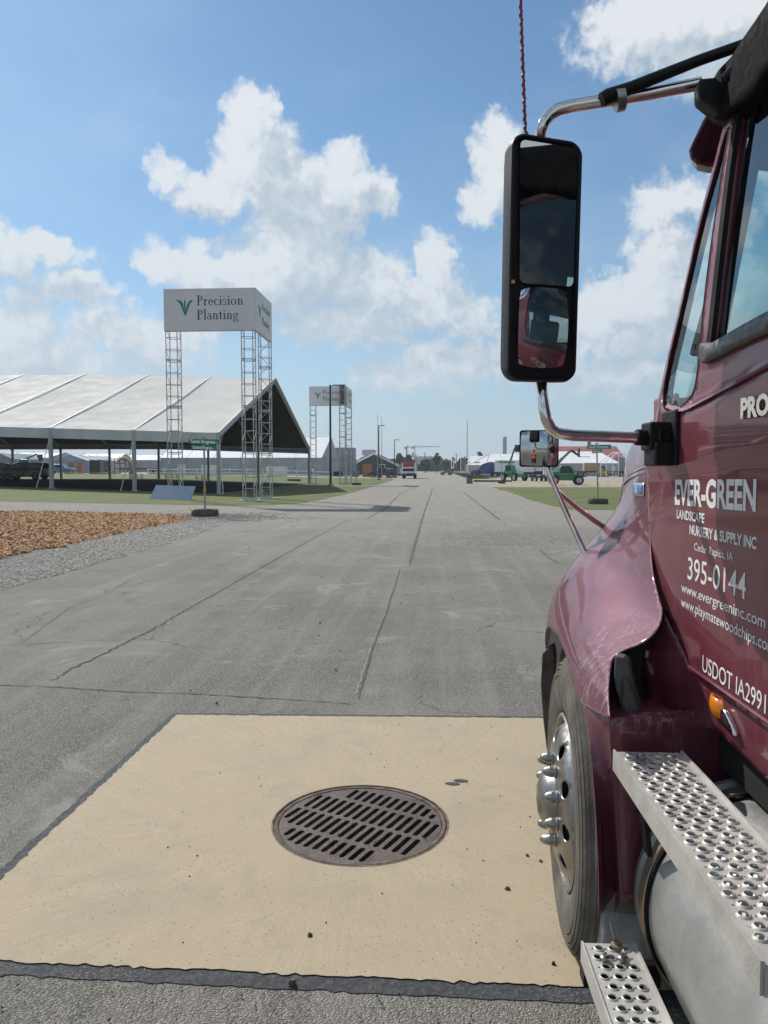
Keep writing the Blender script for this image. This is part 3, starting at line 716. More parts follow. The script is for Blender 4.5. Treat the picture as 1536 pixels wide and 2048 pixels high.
tower('smaller-looking farther banner tower beside the black lamp post, front truss leg crossing its board', XA, XB, 82.3, 87.0, zat(810, 82.3), zat(771, 82.3), 2, flip=True)
# loose panel leaning on the first tower's left leg
xa, xb = atd(298, 38.6), atd(381, 38.6)
pn = MB(); zg_ = hz_((xa + xb) / 2); vs = [(xa, 38.6, zg_ + .02), (xb, 38.6, zg_ - .05), (xb + .03, 39.3, zg_ + .66), (xa + .1, 39.3, zg_ + .72)]
pn.add(vs, [(0, 1, 2, 3)]); o = pn.build('panel', M_('blue_grey_panel', (.20, .27, .36), .35, .0, vscale=.6), solid=.04)
tag(o, 'bare blue-grey panel lying tilted at the foot of the nearest banner tower', 'panel')

# ------------------------------------------------------------------ plain text helper (built-in font)
def text_mesh(txt, size, bold=0.0, wscale=1.0, shear=0.0, res=3):
    cu = bpy.data.curves.new('txt', 'FONT'); cu.body = txt; cu.size = size; cu.resolution_u = res; cu.offset = bold; cu.shear = shear; cu.fill_mode = 'FRONT'
    o = bpy.data.objects.new('txt', cu); col.objects.link(o); bpy.context.view_layer.update()
    me = bpy.data.meshes.new_from_object(o.evaluated_get(bpy.context.evaluated_depsgraph_get())); bpy.data.objects.remove(o)
    v = np.array([tuple(k.co) for k in me.vertices]) if me.vertices else np.zeros((0, 3)); f = [tuple(p.vertices) for p in me.polygons]
    if len(v): v[:, 0] *= wscale; v[:, 0] -= v[:, 0].min()
    bpy.data.meshes.remove(me); return v, f
greens = M_('sign_green', (.008, .20, .13), .4, vscale=6); signw = M_('sign_white', (.80, .82, .80), .5); galv = M_('galvanised_post', (.30, .31, .31), .5, .7, vscale=8); tyrem = M_('old_tyre', (.05, .045, .04), .95, vscale=12, col2=(.12, .105, .09))
yel = M_('yellow_flag', (.75, .62, .03), .6)
def street_sign(label, x, y, hpost, blades_, base_r=.48, lean=0.0, yellow=0, group=None, halftyre=True, rzb=0.0):
    z = hz_(x); r = thing('street_sign', label, 'street sign', (x, y, z), 0, group)
    p = MB(); p.tube([(0, 0, .05), (lean * hpost, 0, hpost)], .035, 8); po = p.build('post', galv, r)
    b = MB(); b.box((lean * hpost * .35, 0, hpost * .35), (.085, .085, .13)); b.build('tape_band', M_('yellow_tape', (.45, .27, .03), .7), po)
    c = MB(); c.box((lean * hpost, 0, hpost + .05), (.06, .06, .12)); c.box((lean * hpost, 0, hpost + .12), (.16, .10, .03)); c.build('bracket', galv, r)
    for (txt, dx, dz, w, h, rz, tilt) in blades_:
        e = MB(); e.box((0, 0, 0), (w, .02, h)); bo = e.build('blade', greens, r, bevel=.008); bo.location = (lean * hpost + dx, -.045, hpost + dz); bo.rotation_euler = (0, tilt, rz)
        v, f = text_mesh(txt, h * .92, bold=.004, wscale=.8); v2, f2 = text_mesh('ST', h * .42)
        sc_ = (w * .82) / max(v[:, 0].max(), .01)
        t = MB(); t.add([(-w * .46 + a * sc_, -.012, c_ - h * .30) for a, c_, _ in v], f); t.add([(w * .40 + a * .6, -.012, c_ - h * .28) for a, c_, _ in v2], f2)
        t.build('lettering', signw, bo, fix=False)
    if base_r:
        m = MB(); hh = .13
        m.lathe([(base_r * .55, .0), (base_r * .93, 0), (base_r, .06), (base_r, hh * 1.6), (base_r * .93, hh * 2), (base_r * .62, hh * 2), (base_r * .58, hh * 1.5), (base_r * .55, 0)], Matrix(), 28)
        m.build('tyre_base', tyrem, r, smooth=40)
        m = MB(); m.lathe([(.02, .17), (base_r * .6, .17), (base_r * .6, 0)], Matrix(), 20); m.build('concrete_fill', M_('fill_concrete', (.22, .2, .17), .9), r)
    for k in range(yellow):
        fl = MB(); fx = (-.30, .17)[k]; fl.box((fx, -.2, .34 if k == 0 else .24), (.06, .02, .22 if k == 0 else .14), ry=.3 * k); fl.tube([(fx, -.2, .1), (fx, -.2, .4 - .1 * k)], .006, 4); fl.build('marker_flag', yel, r)
    return r
g = gp(410, 1033)
ls = street_sign('street sign with two green blades in an old tyre beside the wood chips', g[0], g[1], 2.70, [('Tenth Progress', .02, -.03, 1.12, .19, 0, .035), ('Central Progress', .0, -.24, .84, .16, R(12), .05)], lean=-.0)
mb = MB(); mb.box((-.40, -.28, .26), (.16, .10, .05), ry=.5); mb.build('yellow_rim', yel, ls)
g = gp(1196, 1008)
street_sign('street sign on the right-hand lawn with yellow flags in its tyre base', g[0] , g[1], 2.83, [('Tenth Progress', .1, -.06, 1.14, .20, 0, -.01), ('Central Progress', .0, -.28, .60, .16, R(-50), -.05)], lean=-.035, yellow=2)
g = gp(1003, 967)
street_sign('distant street sign post on the gravel edge in front of the nearer telehandler', g[0], g[1], 2.6, [('Ninth Progress', 0, -.05, 1.1, .2, 0, 0)], group=None)
street_sign('distant street sign post standing before the blue truck', atd(954, 150), 150, 3.0, [('Eighth Progress', 0, -.05, 1.3, .2, 0, 0)], base_r=.5)
street_sign('thin street sign post in a tyre beside the farther banner tower', atd(713, 80), 80, 2.3, [('Ninth Progress', 0, -.05, .9, .12, R(80), 0)], base_r=.5)
# ------------------------------------------------------------------ lamps, poles
blackm = M_('black_pole', (.018, .018, .02), .5); greyp = M_('pole_grey', (.34, .35, .36), .5, .3)
def lamp_post(label, px, Y, ptop, w=.11):
    x = atd(px, Y); z0 = hz_(x); z1 = zat(ptop, Y); r = thing('lamp_post', label, 'lamp post', (x, Y, z0), 0, 'black lamp posts along the left of the road')
    m = MB(); m.tube([(0, 0, 0), (0, 0, z1 - z0)], [w, w * .75], 8); m.build('pole', blackm, r)
    m = MB(); m.lathe([(.01, .0), (.28, 0), (.28, .25), (.2, .3), (.01, .3)], Matrix(), 16); m.build('footing', M_('footing_concrete', (.3, .29, .27), .9), r)
    m = MB(); m.tube([(0, 0, z1 - z0 - .1), (.35, 0, z1 - z0 - .05)], .04, 6); m.build('arm', blackm, r)
    m = MB(); m.box((.62, 0, z1 - z0 - .04), (.62, .32, .09), ry=.06); m.build('lamp_head', blackm, r, bevel=.02)
lamp_post('tall black lamp post standing on the lawn between the two banner towers', 661, 70.3, 768)
lamp_post('second black lamp post along the road, beside the pale flagpoles', 757.5, 118, 850)
lamp_post('third black lamp post, left of the red and white truck', 789, 150, 879, .1)
lamp_post('farthest black lamp post, above the roof of the red and white truck', 812.5, 210, 894, .11)
def flagpole(label, px, Y, ptop, m_, w=.07, pb=None):
    x = atd(px, Y); z0 = hz_(x); r = MB(); zt = zat(ptop, Y) - z0; r.tube([(0, 0, 0), (0, 0, zt)], [w, w * .5], 8); r.lathe([(.01, zt), (w, zt + .05), (w, zt + .12), (.01, zt + .18)], Matrix(), 8)
    r.lathe([(.01, 0), (w * 2.2, 0), (w * 2.2, .15), (.01, .2)], Matrix(), 10)
    tag(r.build('flagpole', m_, None, loc=(x, Y, z0)), label, 'flagpole')
flagpole('pale grey flagpole, left one of the pair by the green barn', 755.5, 140, 831, greyp)
flagpole('pale grey flagpole, right one of the pair by the green barn', 763.5, 145, 836, greyp)
flagpole('tall dark pole at the right edge of the road behind the square bin', 934, 165, 844, M_('dark_pole', (.06, .06, .065), .5), .10)
flagpole('short white pole at the right of the road near the distant trees', 921.5, 210, 902, white, .12)

# ------------------------------------------------------------------ tents and buildings in the distance
roofw = material('marquee_roof', (.78, .78, .78), .6, 0, .03, .12, spec=.3); wallg = M_('marquee_wall', (.38, .39, .405), .8, vscale=.4, bump=.4, bscale=1.2)
def marquee(label, x0, x1, y0, y1, ze, zr, axis='x', hip=0.0, wall=True, group=None, z=0.0, name='marquee', rm=None, wm=None, bays=5.0, cat='tent'):
    cx, cy = (x0 + x1) / 2, (y0 + y1) / 2; r = thing(name, label, cat, (cx, cy, z), 0, group); rm = rm or roofw; wm = wm or wallg
    hx, hy = (x1 - x0) / 2, (y1 - y0) / 2
    rot = 0
    if axis == 'y': hx, hy = hy, hx; rot = math.pi / 2
    r.rotation_euler = (0, 0, rot); ze -= z; zr -= z
    nb = max(1, int(round(2 * hx / bays)))
    for sy in (-1, 1):
        m = MB(); m.add([(-hx, sy * hy, ze), (hx, sy * hy, ze), (hx - hip, 0, zr), (-hx + hip, 0, zr)], [(0, 1, 2, 3)]); m.build('roof_slope', rm, r, solid=.08)
    for sx in (-1, 1):
        m = MB()
        if hip > 0: m.add([(sx * hx, -hy, ze), (sx * hx, hy, ze), (sx * (hx - hip), 0, zr)], [(0, 1, 2)]); m.build('roof_hip', rm, r, solid=.08)
        else: m.add([(sx * hx, -hy, ze - .02), (sx * hx, hy, ze - .02), (sx * hx, 0, zr - .03)], [(0, 1, 2)]); m.build('gable_wall', wm, r, solid=.05)
    if wall:
        for sy in (-1, 1): m = MB(); m.b2(-hx + .1, hx - .1, sy * (hy - .15) - .03, sy * (hy - .15) + .03, 0, ze); m.build('side_wall', wm, r)
        for sx in (-1, 1): m = MB(); m.b2(sx * (hx - .12) - .03, sx * (hx - .12) + .03, -hy + .2, hy - .2, 0, ze); m.build('end_wall', wm, r)
    m = MB()
    for k in range(nb + 1):
        x = -hx + 2 * hx * k / nb
        for sy in (-1, 1): m.box((x, sy * (hy + .03), ze / 2), (.14, .14, ze)); m.tube([(x, sy * hy, ze + .05), (max(-hx + hip, min(hx - hip, x)), 0, zr + .06)], .07, 4)
    m.build('frame', alu, r)
    return r
YC = 142.8
marquee('long white tent across the left lawn, its grey gable end towards the road', -53, -22, 142.8, 167, 3.75, 8.0, z=.37)
XW = lambda px, Y: atd(px, Y)
marquee('white peaked tent roof at far left behind the parked dark car', XW(-60, 230), XW(100, 230), 230, 250, zat(914, 230), zat(903, 230), z=.6)
marquee('white roof between the blue-grey building and the arch', XW(150, 240), XW(232, 240), 240, 256, zat(921, 240), zat(906, 240), z=.6)
marquee('low white tent behind the flatbed trailer', XW(238, 250), XW(330, 250), 250, 262, zat(920, 250), zat(909, 250), z=.6)
bluew = M_('blue_grey_siding', (.25, .31, .38), .7, vscale=.5); slate = M_('dark_slate_siding', (.062, .085, .092), .8, vscale=.5); redroof = M_('red_roof', (.30, .085, .075), .7, vscale=.3); greyw = M_('grey_siding', (.22, .24, .26), .7)
marquee('blue-grey gabled building seen under the big tent', XW(103, 200), XW(177, 200), 200, 222, zat(922, 200), zat(909, 200), 'y', z=.6, name='gabled_building', wm=bluew, rm=M_('pale_roof', (.55, .56, .57), .6), cat='building')
marquee('small dark gabled shed at the far left edge', XW(-30, 190), XW(26, 190), 190, 205, zat(918, 190), zat(905, 190), 'y', z=.6, name='gabled_shed', wm=greyw, rm=greyw, cat='shed')
bn = marquee('dark slate-green barn with white roof edge left of the road', XW(701, 190), XW(795, 190), 190, 216, zat(932, 190), zat(908, 190), 'y', z=0, name='barn', wm=slate, rm=M_('barn_roof', (.05, .06, .065), .8), cat='barn')
mb = MB(); hw = (XW(795, 190) - XW(701, 190)) / 2
for s in (-1, 1): mb.tube([(-13.1, s * (hw + .4), zat(932, 190) - .1), (-13.1, 0, zat(908, 190) + .05)], .18, 4)
mb.build('roof_trim', white, bn)
for (px, w) in ((762, 1.0), (766.5, 1.0)):
    mb = MB(); cx_ = (XW(701, 190) + XW(795, 190)) / 2; yy = -(XW(px, 190) - cx_); mb.box((-13.08, yy, 1.6), (.06, .95, 2.6)); f_ = mb.build('window', white, bn); mb = MB(); mb.box((-13.13, yy, 1.6), (.04, .6, 2.2)); mb.build('pane', M_('far_glass', (.02, .03, .035), .1), f_)
bn2 = MB(); bn2.b2(-3, 3, -3, 3, 0, 6.4); o = bn2.build('grey_block', greyw, None, loc=(XW(683, 175), 175, .1)); tag(o, 'small dark grey flat-roofed building between the white gable tent and the green barn', 'building'); o.name = 'flat_roofed_building'
# right-hand side
marquee('large white hipped tent behind the blue truck', XW(937, 215), XW(1112, 215), 215, 240, zat(930, 215), zat(906.5, 215), hip=6.5)
marquee('white tent roof peeking behind the left end of the hipped tent', XW(938, 262), XW(990, 262), 262, 276, zat(924, 262), zat(911.5, 262), hip=.5)
marquee('white tent with grey walls behind the street sign on the right', XW(1100, 190), XW(1238, 190), 190, 216, zat(926.5, 190), zat(901, 190), hip=2.5)
rb = marquee('long red-roofed barn with a cupola behind the white tents', XW(1085, 300), XW(1250, 300), 300, 330, zat(916, 300), zat(891, 300), name='red_roof_barn', rm=redroof, wm=greyw, hip=0.0, cat='barn', bays=60)
mb = MB(); cxp = XW(1177.5, 315) - (XW(1085, 300) + XW(1250, 300)) / 2; zt = zat(891, 300); mb.box((cxp, 0, zt + .6), (1.1, 1.1, 1.6)); mb.add([(cxp - .8, -.8, zt + 1.4), (cxp + .8, -.8, zt + 1.4), (cxp + .8, .8, zt + 1.4), (cxp - .8, .8, zt + 1.4), (cxp, 0, zt + 2.4)], [(0, 1, 4), (1, 2, 4), (2, 3, 4), (3, 0, 4)]); mb.build('cupola', redroof, rb)
# bare white tent frame
fr = thing('tent_frame', 'bare white tent frame without fabric on the far right', 'tent frame', (XW(1237, 150), 150, 0)); mb = MB()
for dy in (0, 5):
    zE, zR = zat(922, 150), zat(905, 150); w = 2.3
    mb.tube([(-w, dy, 0), (-w, dy, zE), (w * 0.0, dy, zR), (w * 2, dy, zE - .2), (w * 2, dy, 0)], .09, 5); mb.tube([(0, dy, zR), (0, dy, 0)], .07, 5)
mb.tube([(-2.3, 0, zE), (-2.3, 5, zE)], .07, 5); mb.tube([(0, 0, zR), (0, 5, zR)], .07, 5); mb.tube([(4.6, 0, zE - .2), (4.6, 5, zE - .2)], .07, 5); mb.build('frame', white, fr)
def block(name, label, cat, px0, px1, pt, Y, m_, depth=20.0, z0=0.0, steps=None):
    x0, x1 = XW(px0, Y), XW(px1, Y); r = MB(); w = (x1 - x0) / 2; h = zat(pt, Y) - z0
    r.b2(-w, w, 0, depth, 0, h)
    if steps:
        for (a, b, t) in steps: r.b2(XW(a, Y) - (x0 + x1) / 2, XW(b, Y) - (x0 + x1) / 2, .4, depth * .8, h - .2, zat(t, Y) - z0)
    return tag(r.build(name, m_, None, loc=((x0 + x1) / 2, Y, z0)), label, cat)
farb = M_('far_concrete', (.24, .27, .31), .8, vscale=.02); silo = M_('silo_concrete', (.20, .23, .27), .8, vscale=.03)
mb = MB(); xs0, xs1 = XW(1005, 800), XW(1013, 800); rr = (xs1 - xs0) / 2; zs = zat(876, 800); mb.lathe([(rr, 0), (rr, zs - 3), (rr * .98, zs)], Matrix(), 20); mb.lathe([(.01, zs + .4), (rr * .9, zs + .4), (rr * .95, zs)], Matrix(), 20); mb.box((rr * .3, 0, zs + .6), (rr, rr, 1.6))
tag(mb.build('silo', silo, None, loc=((xs0 + xs1) / 2, 800, 0), smooth=40), 'tall grey concrete silo tower far off above the hipped tent', 'silo')
block('office_building', 'hazy blue-grey block building far off behind the green barn', 'building', 729, 747, 899, 900, farb, 30, steps=[(724, 730, 910), (747, 749.5, 903)])
block('power_station', 'long hazy industrial building far off at the end of the road', 'building', 827, 866, 913, 1100, farb, 40, steps=[(823.5, 826.5, 905), (830, 833, 910), (838, 842, 912), (848, 851, 911.5), (856, 864, 912.3)])
def crane(label, px, Y, pt, jl, jr, sgn):
    x = XW(px, Y); r = thing('tower_crane', label, 'crane', (x, Y, 0)); z = zat(pt, Y); m = MB(); k = Y / 1540
    for a in (-.8, .8):
        for b in (-.8, .8): m.tube([(a, b, 0), (a, b, z)], .22, 4)
    nn = int(z / 3.5)
    for i in range(nn): m.tube([(-.8 if i % 2 else .8, -.8, i * 3.5), (.8 if i % 2 else -.8, -.8, (i + 1) * 3.5)], .15, 4)
    m.build('mast', M_('crane_metal', (.22, .22, .23), .6), r)
    m = MB(); m.tube([(-jl * k, 0, z), (jr * k, 0, z + .6)], .45, 4); m.tube([(0, 0, z), (0, 0, z + 5 * k * .8)], .35, 4); m.tube([(0, 0, z + 4 * k), (jr * k * .6, 0, z + .6)], .12, 4); m.tube([(0, 0, z + 4 * k), (-jl * k * .8, 0, z)], .12, 4); m.build('jib', MT['crane_metal'], r)
    m = MB(); m.box((-jl * k * .85, 0, z - 1), (4, 2, 2.4)); m.build('counterweight', MT['crane_metal'], r)
crane('far tower crane with a long jib to the right above the power station', 829.7, 1000, 894, 5, 49, 1)
crane('far tower crane partly hidden behind the last lamp post', 814.5, 1000, 894.3, 4, 15, 1)

# ------------------------------------------------------------------ trees
leafm = ground_mat('foliage', lambda n, t: (n.mix(n.mr(n.noise(t, .9, 3).outputs['Fac'], .3, .7), (.030, .055, .020, 1), (.085, .125, .040, 1)), None, .75, 0))
barkm = M_('bark', (.07, .055, .042), .9)
def tree(label, px0, px1, pt, Y, seed, group='trees at the end of the road', pb=None):
    x0, x1 = XW(px0, Y), XW(px1, Y); w = (x1 - x0) / 2; h = zat(pt, Y); rg = np.random.default_rng(seed)
    r = thing('tree', label, 'tree', ((x0 + x1) / 2, Y, 0), 0, group)
    m = MB(); m.tube([(0, 0, 0), (.1 * w, 0, h * .35), (0, .1 * w, h * .75)], [w * .10, w * .07, w * .03], 8)
    for k in range(5): a = k * 1.3; m.tube([(0, 0, h * (.25 + .08 * k)), (math.cos(a) * w * .6, math.sin(a) * w * .6, h * (.5 + .07 * k))], [w * .045, w * .015], 5)
    m.build('trunk', barkm, r)
    mb = MB(); blobs = [(rg.normal(0, .38) * w, rg.normal(0, .38) * w, h * (.28 + .60 * rg.random()), w * (.28 + .22 * rg.random())) for _ in range(16)]
    blobs = [(bx_ * (1.15 - bz / h * .6), by, min(bz, h - br * .9), br) for bx_, by, bz, br in blobs] + [(0, 0, h - w * .38, w * .38)]
    for (bx_, by, bz, br) in blobs:
        for _ in range(150):
            d = rg.normal(0, 1, 3); d /= np.linalg.norm(d); q = br * (.75 + .35 * rg.random()); c = np.array([bx_, by, bz]) + d * q * (1, 1, .85)
            s = w * (.045 + .05 * rg.random()); a = rg.normal(0, 1, 3); a /= np.linalg.norm(a); b = np.cross(a, rg.normal(0, 1, 3)); b /= np.linalg.norm(b) + 1e-6
            mb.add([tuple(c - a * s - b * s), tuple(c + a * s - b * s * .6), tuple(c + a * s + b * s), tuple(c - a * s * .7 + b * s)], [(0, 1, 2, 3)])
    mb.build('crown', leafm, r, fix=False)
tree('broad dark tree left of the cranes', 784, 812, 906, 300, 1); tree('rounded tree just behind the red and white truck', 805, 828, 908, 310, 2)
tree('upright dark tree standing above the end of the road', 865, 883, 905, 330, 3); tree('lower tree mass left of the upright dark tree', 838, 864, 919, 340, 4)
tree('low tree between the end of the road and the white banner', 880, 903, 921, 380, 5); tree('dark evergreen right behind the white banner', 900, 913, 914, 290, 6); tree('dark evergreen left of the tall dark pole', 913, 926, 917, 290, 7)
tree('treetop showing over the white tents on the right', 948, 968, 903, 330, 8)
tree('small tree at the left foot of the green barn', 770, 786, 928, 260, 9)
rgt = np.random.default_rng(77); mb = MB()
for _ in range(30000):
    px = (690 + 560 * rgt.random()) if _ < 15000 else (-500 + 2900 * rgt.random()); Y = 520 + 60 * rgt.random(); x = atd(px, Y); hh = (3.5 + 4.5 * abs(math.sin(px * .045)) + 2.0 * abs(math.sin(px * .13 + 1))); z = hh * rgt.random() ** .6; s = .5 + .5 * rgt.random()
    a = rgt.normal(0, 1, 3); a /= np.linalg.norm(a); b = np.cross(a, rgt.normal(0, 1, 3)); b /= np.linalg.norm(b) + 1e-6; c = np.array([x, Y, z])
    mb.add([tuple(c - a * s - b * s), tuple(c + a * s - b * s), tuple(c + a * s + b * s), tuple(c - a * s + b * s)], [(0, 1, 2, 3)])
tag(mb.build('distant_woods', leafm, fix=False), kind='stuff')
# power poles near the horizon
for i, (px, Y, pt) in enumerate([(912.5, 420, 907), (929, 400, 912), (849.5, 520, 905), (834, 480, 917)]):
    x = XW(px, Y); m = MB(); h = zat(pt, Y); m.tube([(0, 0, 0), (0, 0, h)], .2, 6); m.box((0, 0, h - .8), (2.4, .15, .15))
    tag(m.build('utility_pole', M_('pole_wood', (.16, .14, .12), .9), None, loc=(x, Y, 0)), ['thin utility pole above the evergreens', 'thin utility pole between the two right-hand poles', 'thin utility pole over the low trees left of the road end', 'shorter utility pole just right of the red and white truck'][i], 'utility pole', 'utility poles near the horizon')
# ------------------------------------------------------------------ vehicles and yard objects in the distance
vt = M_('vehicle_tyre', (.025, .024, .022), .9); vr = M_('vehicle_rim', (.45, .45, .45), .4, .6); vglass = M_('vehicle_glass', (.02, .03, .035), .08)
def paint(name, c, rough=.35): return M_(name, c, rough, coat=.6, vscale=1.0, var=.06)
gpaint = paint('green_paint', (.015, .25, .085)); bpaint = paint('blue_paint', (.012, .022, .16)); dpaint = paint('dark_paint', (.012, .016, .024), .25); wpaint = paint('white_paint', (.74, .74, .73)); rpaint = paint('red_paint', (.33, .02, .03)); ypaint = paint('yellow_paint', (.62, .36, .03)); kpaint = M_('black_frame', (.02, .02, .02), .6)
taill = M_('tail_lamp', (.35, .01, .01), .3); headl = M_('head_lamp', (.7, .7, .66), .15); wood = M_('plywood', (.36, .16, .06), .8, vscale=2, col2=(.46, .23, .10)); palew = M_('pale_wood', (.55, .44, .30), .85, vscale=3)
def wheel_at(root, x, y, r, w, name='wheel', n=20):
    Mx = Matrix.Translation((x, y, r)) @ Matrix.Rotation(-math.pi / 2, 4, 'X')
    m = MB(); m.lathe([(r * .6, -w / 2), (r * .93, -w / 2), (r, -w * .3), (r, w * .3), (r * .93, w / 2), (r * .6, w / 2)], Mx, n); t = m.build(name, vt, root, smooth=40)
    m = MB(); m.lathe([(r * .62, w * .42), (r * .5, w * .3), (r * .2, w * .34), (0, w * .4)], Mx, 14); m.lathe([(r * .62, -w * .42), (r * .5, -w * .3), (r * .2, -w * .34), (0, -w * .4)], Mx, 14); m.build('rim', vr, t, smooth=40)
def side_prism(root, poly, y0, y1, name, mat, bevel=.03):
    m = MB(); m.prism(poly, Matrix(((1, 0, 0, 0), (0, 0, -1, y1), (0, 1, 0, 0), (0, 0, 0, 1))), y1 - y0); return m.build(name, mat, root, bevel=bevel)
# local frame of a vehicle: forward = +x, left = +y
def suv(label, loc, rz, mat, group=None):
    r = thing('parked_car', label, 'car', loc, rz, group)
    b = side_prism(r, [(-2.35, .45), (-2.38, .95), (-2.30, 1.10), (2.0, 1.0), (2.35, .85), (2.38, .4), (1.9, .3), (-1.9, .3)], -.93, .93, 'body', mat, .06)
    side_prism(r, [(-2.25, 1.08), (-1.95, 1.62), (-1.7, 1.70), (.35, 1.70), (.65, 1.62), (1.35, 1.02)], -.82, .82, 'cabin', mat, .05)
    for s in (-1, 1):
        side_prism(r, [(-1.75, 1.15), (-1.6, 1.55), (-.75, 1.58), (-.75, 1.12)], s * .83 - .006, s * .83 + .006, 'side_window', vglass, 0); side_prism(r, [(-.65, 1.12), (-.65, 1.58), (.30, 1.58), (.95, 1.10)], s * .83 - .006, s * .83 + .006, 'side_window', vglass, 0)
        m = MB(); m.box((2.33, s * .7, .78), (.1, .35, .16)); m.build('headlight', headl, r, bevel=.02); m = MB(); m.box((-2.36, s * .76, .95), (.08, .28, .22)); m.build('tail_light', taill, r, bevel=.02)
        for x in (-1.45, 1.45): wheel_at(r, x, s * .82, .37, .24)
        m = MB(); m.box((.75, s * .98, 1.12), (.12, .16, .14)); m.build('wing_mirror', mat, r, bevel=.02)
    m = MB(); m.add([(-2.27, -.7, 1.14), (-2.27, .7, 1.14), (-2.02, .65, 1.56), (-2.02, -.65, 1.56)], [(0, 1, 2, 3)]); m.build('rear_window', vglass, r)
    m = MB(); m.add([(1.30, -.72, 1.07), (1.30, .72, 1.07), (.70, .66, 1.60), (.70, -.66, 1.60)], [(0, 1, 2, 3)]); m.build('windscreen', vglass, r)
    return r
def at(px, Y, z=None): x = atd(px, Y); return (x, Y, hz_(x) if z is None else z)
suv('dark sport utility car parked under the big tent, its rear towards the left post', at(52, 74), R(178), dpaint)
suv('second dark car parked at the left edge of the picture, beyond the first', at(-8, 80), R(170), paint('slate_paint', (.03, .035, .045)))
suv('small silver car parked beyond the arch yard', at(172, 215), R(10), paint('silver_paint', (.4, .42, .44)))
# telehandlers
def telehandler(label, loc, rz, lift, group='green telehandlers', sc_=1.0):
    r = thing('telehandler', label, 'telehandler', loc, rz, group); r.scale = (sc_,) * 3
    side_prism(r, [(-2.3, .62), (-2.35, 1.35), (-1.9, 1.62), (-.6, 1.70), (.8, 1.45), (1.9, 1.0), (2.0, .62), (1.2, .55), (-1.4, .55)], -.55, .95, 'chassis', gpaint, .08)
    side_prism(r, [(-.95, 1.2), (-.95, 2.2), (-.7, 2.42), (.35, 2.42), (.75, 1.9), (.95, 1.25)], -1.0, -.15, 'cab', gpaint, .05)
    side_prism(r, [(-.85, 1.45), (-.85, 2.18), (-.65, 2.34), (.30, 2.34), (.66, 1.88), (.80, 1.45)], -1.02, -.13, 'cab_window', vglass, .02)
    for x in (-1.55, 1.45):
        for y in (-.85, .95): wheel_at(r, x, y, .58, .40)
        for y in (-.85, .95): m = MB(); m.lathe([(.66, -.22), (.70, -.22), (.70, .22), (.66, .22)], Matrix.Translation((x, y, .58)) @ Matrix.Rotation(-math.pi / 2, 4, 'X'), 24); m.f = [f for f in m.f if sum(m.v[i][2] for i in f) / 4 > .95]; m.build('fender', kpaint, r)
    a = R(lift); p0 = Vector((-2.1, .25, 1.75)); L = 3.7; p1 = p0 + Vector((math.cos(a), 0, math.sin(a))) * L; j = Vector((math.cos(a - R(80)), 0, math.sin(a - R(80)))); p2 = p1 + j * 1.0
    m = MB(); m.tube([tuple(p0), tuple(p0 + (p1 - p0) * .6)], .21, 4); m.build('boom', gpaint, r); m = MB(); m.tube([tuple(p0 + (p1 - p0) * .55), tuple(p1)], .15, 4); m.build('boom_extension', M_('green_dark', (.01, .10, .04), .5), r)
    m = MB(); m.tube([tuple(p1), tuple(p2)], [.15, .13], 4); m.build('boom_head', kpaint, r)
    m = MB(); m.tube([(-.6, .25, 1.4), tuple(p0 + (p1 - p0) * .42)], .07, 6); m.build('lift_cylinder', vr, r)
    m = MB(); q = p2; m.box((q.x + .12, q.y, q.z + .3), (.14, 1.3, 1.0)); m.box((q.x + .2, q.y, q.z - .2), (.1, 1.3, .12)); c_ = m.build('carriage', kpaint, r)
    for y in (-.4, .4): m = MB(); m.b2(q.x + .2, q.x + 1.5, q.y + y - .06, q.y + y + .06, q.z - .28, q.z - .22); m.build('fork', kpaint, c_)
telehandler('nearer green telehandler on the right, boom raised over the grey marquee with forks level', at(1133, 84), R(-3), 44, sc_=.86)
telehandler('green telehandler facing the camera beside the white trailer, boom up behind the fender mirror', at(1028, 112), R(-62), 60, sc_=.95)
telehandler('farthest green telehandler, seen under the big tent at the far left', at(56, 150), R(4), 24, sc_=1.25)
# small utility vehicle
def utv(label, loc, rz, mat, s=1.0, roof=True):
    r = thing('utility_vehicle', label, 'utility vehicle', loc, rz); r.scale = (s,) * 3
    side_prism(r, [(-1.5, .45), (-1.5, .95), (-.3, .95), (-.3, .6), (.5, .6), (.7, 1.0), (1.45, .85), (1.5, .45)], -.7, .7, 'body', mat, .04)
    m = MB()
    for y in (-.62, .62): m.tube([(-.35, y, .9), (-.3, y, 1.85), (.35, y, 1.85), (.75, y, .98)], .035, 6)
    m.build('roll_cage', kpaint, r)
    if roof: m = MB(); m.box((.02, 0, 1.88), (.9, 1.4, .05)); m.build('canopy', kpaint, r, bevel=.015)
    m = MB(); m.box((-.1, 0, .85), (.4, 1.1, .2)); m.box((-.3, 0, 1.15), (.12, 1.1, .5)); m.build('seat', kpaint, r, bevel=.03)
    for x in (-.95, 1.0):
        for y in (-.68, .68): wheel_at(r, x, y, .33, .26)
    for y in (-.5, .5): m = MB(); m.box((1.5, y, .8), (.05, .25, .12)); m.build('headlight', headl, r)
utv('black utility vehicle parked between the two telehandlers', at(1078, 108), R(-80), dpaint)
utv('small green and black utility vehicle far down the right side of the road', at(893, 218), R(200), gpaint, 1.15, False)
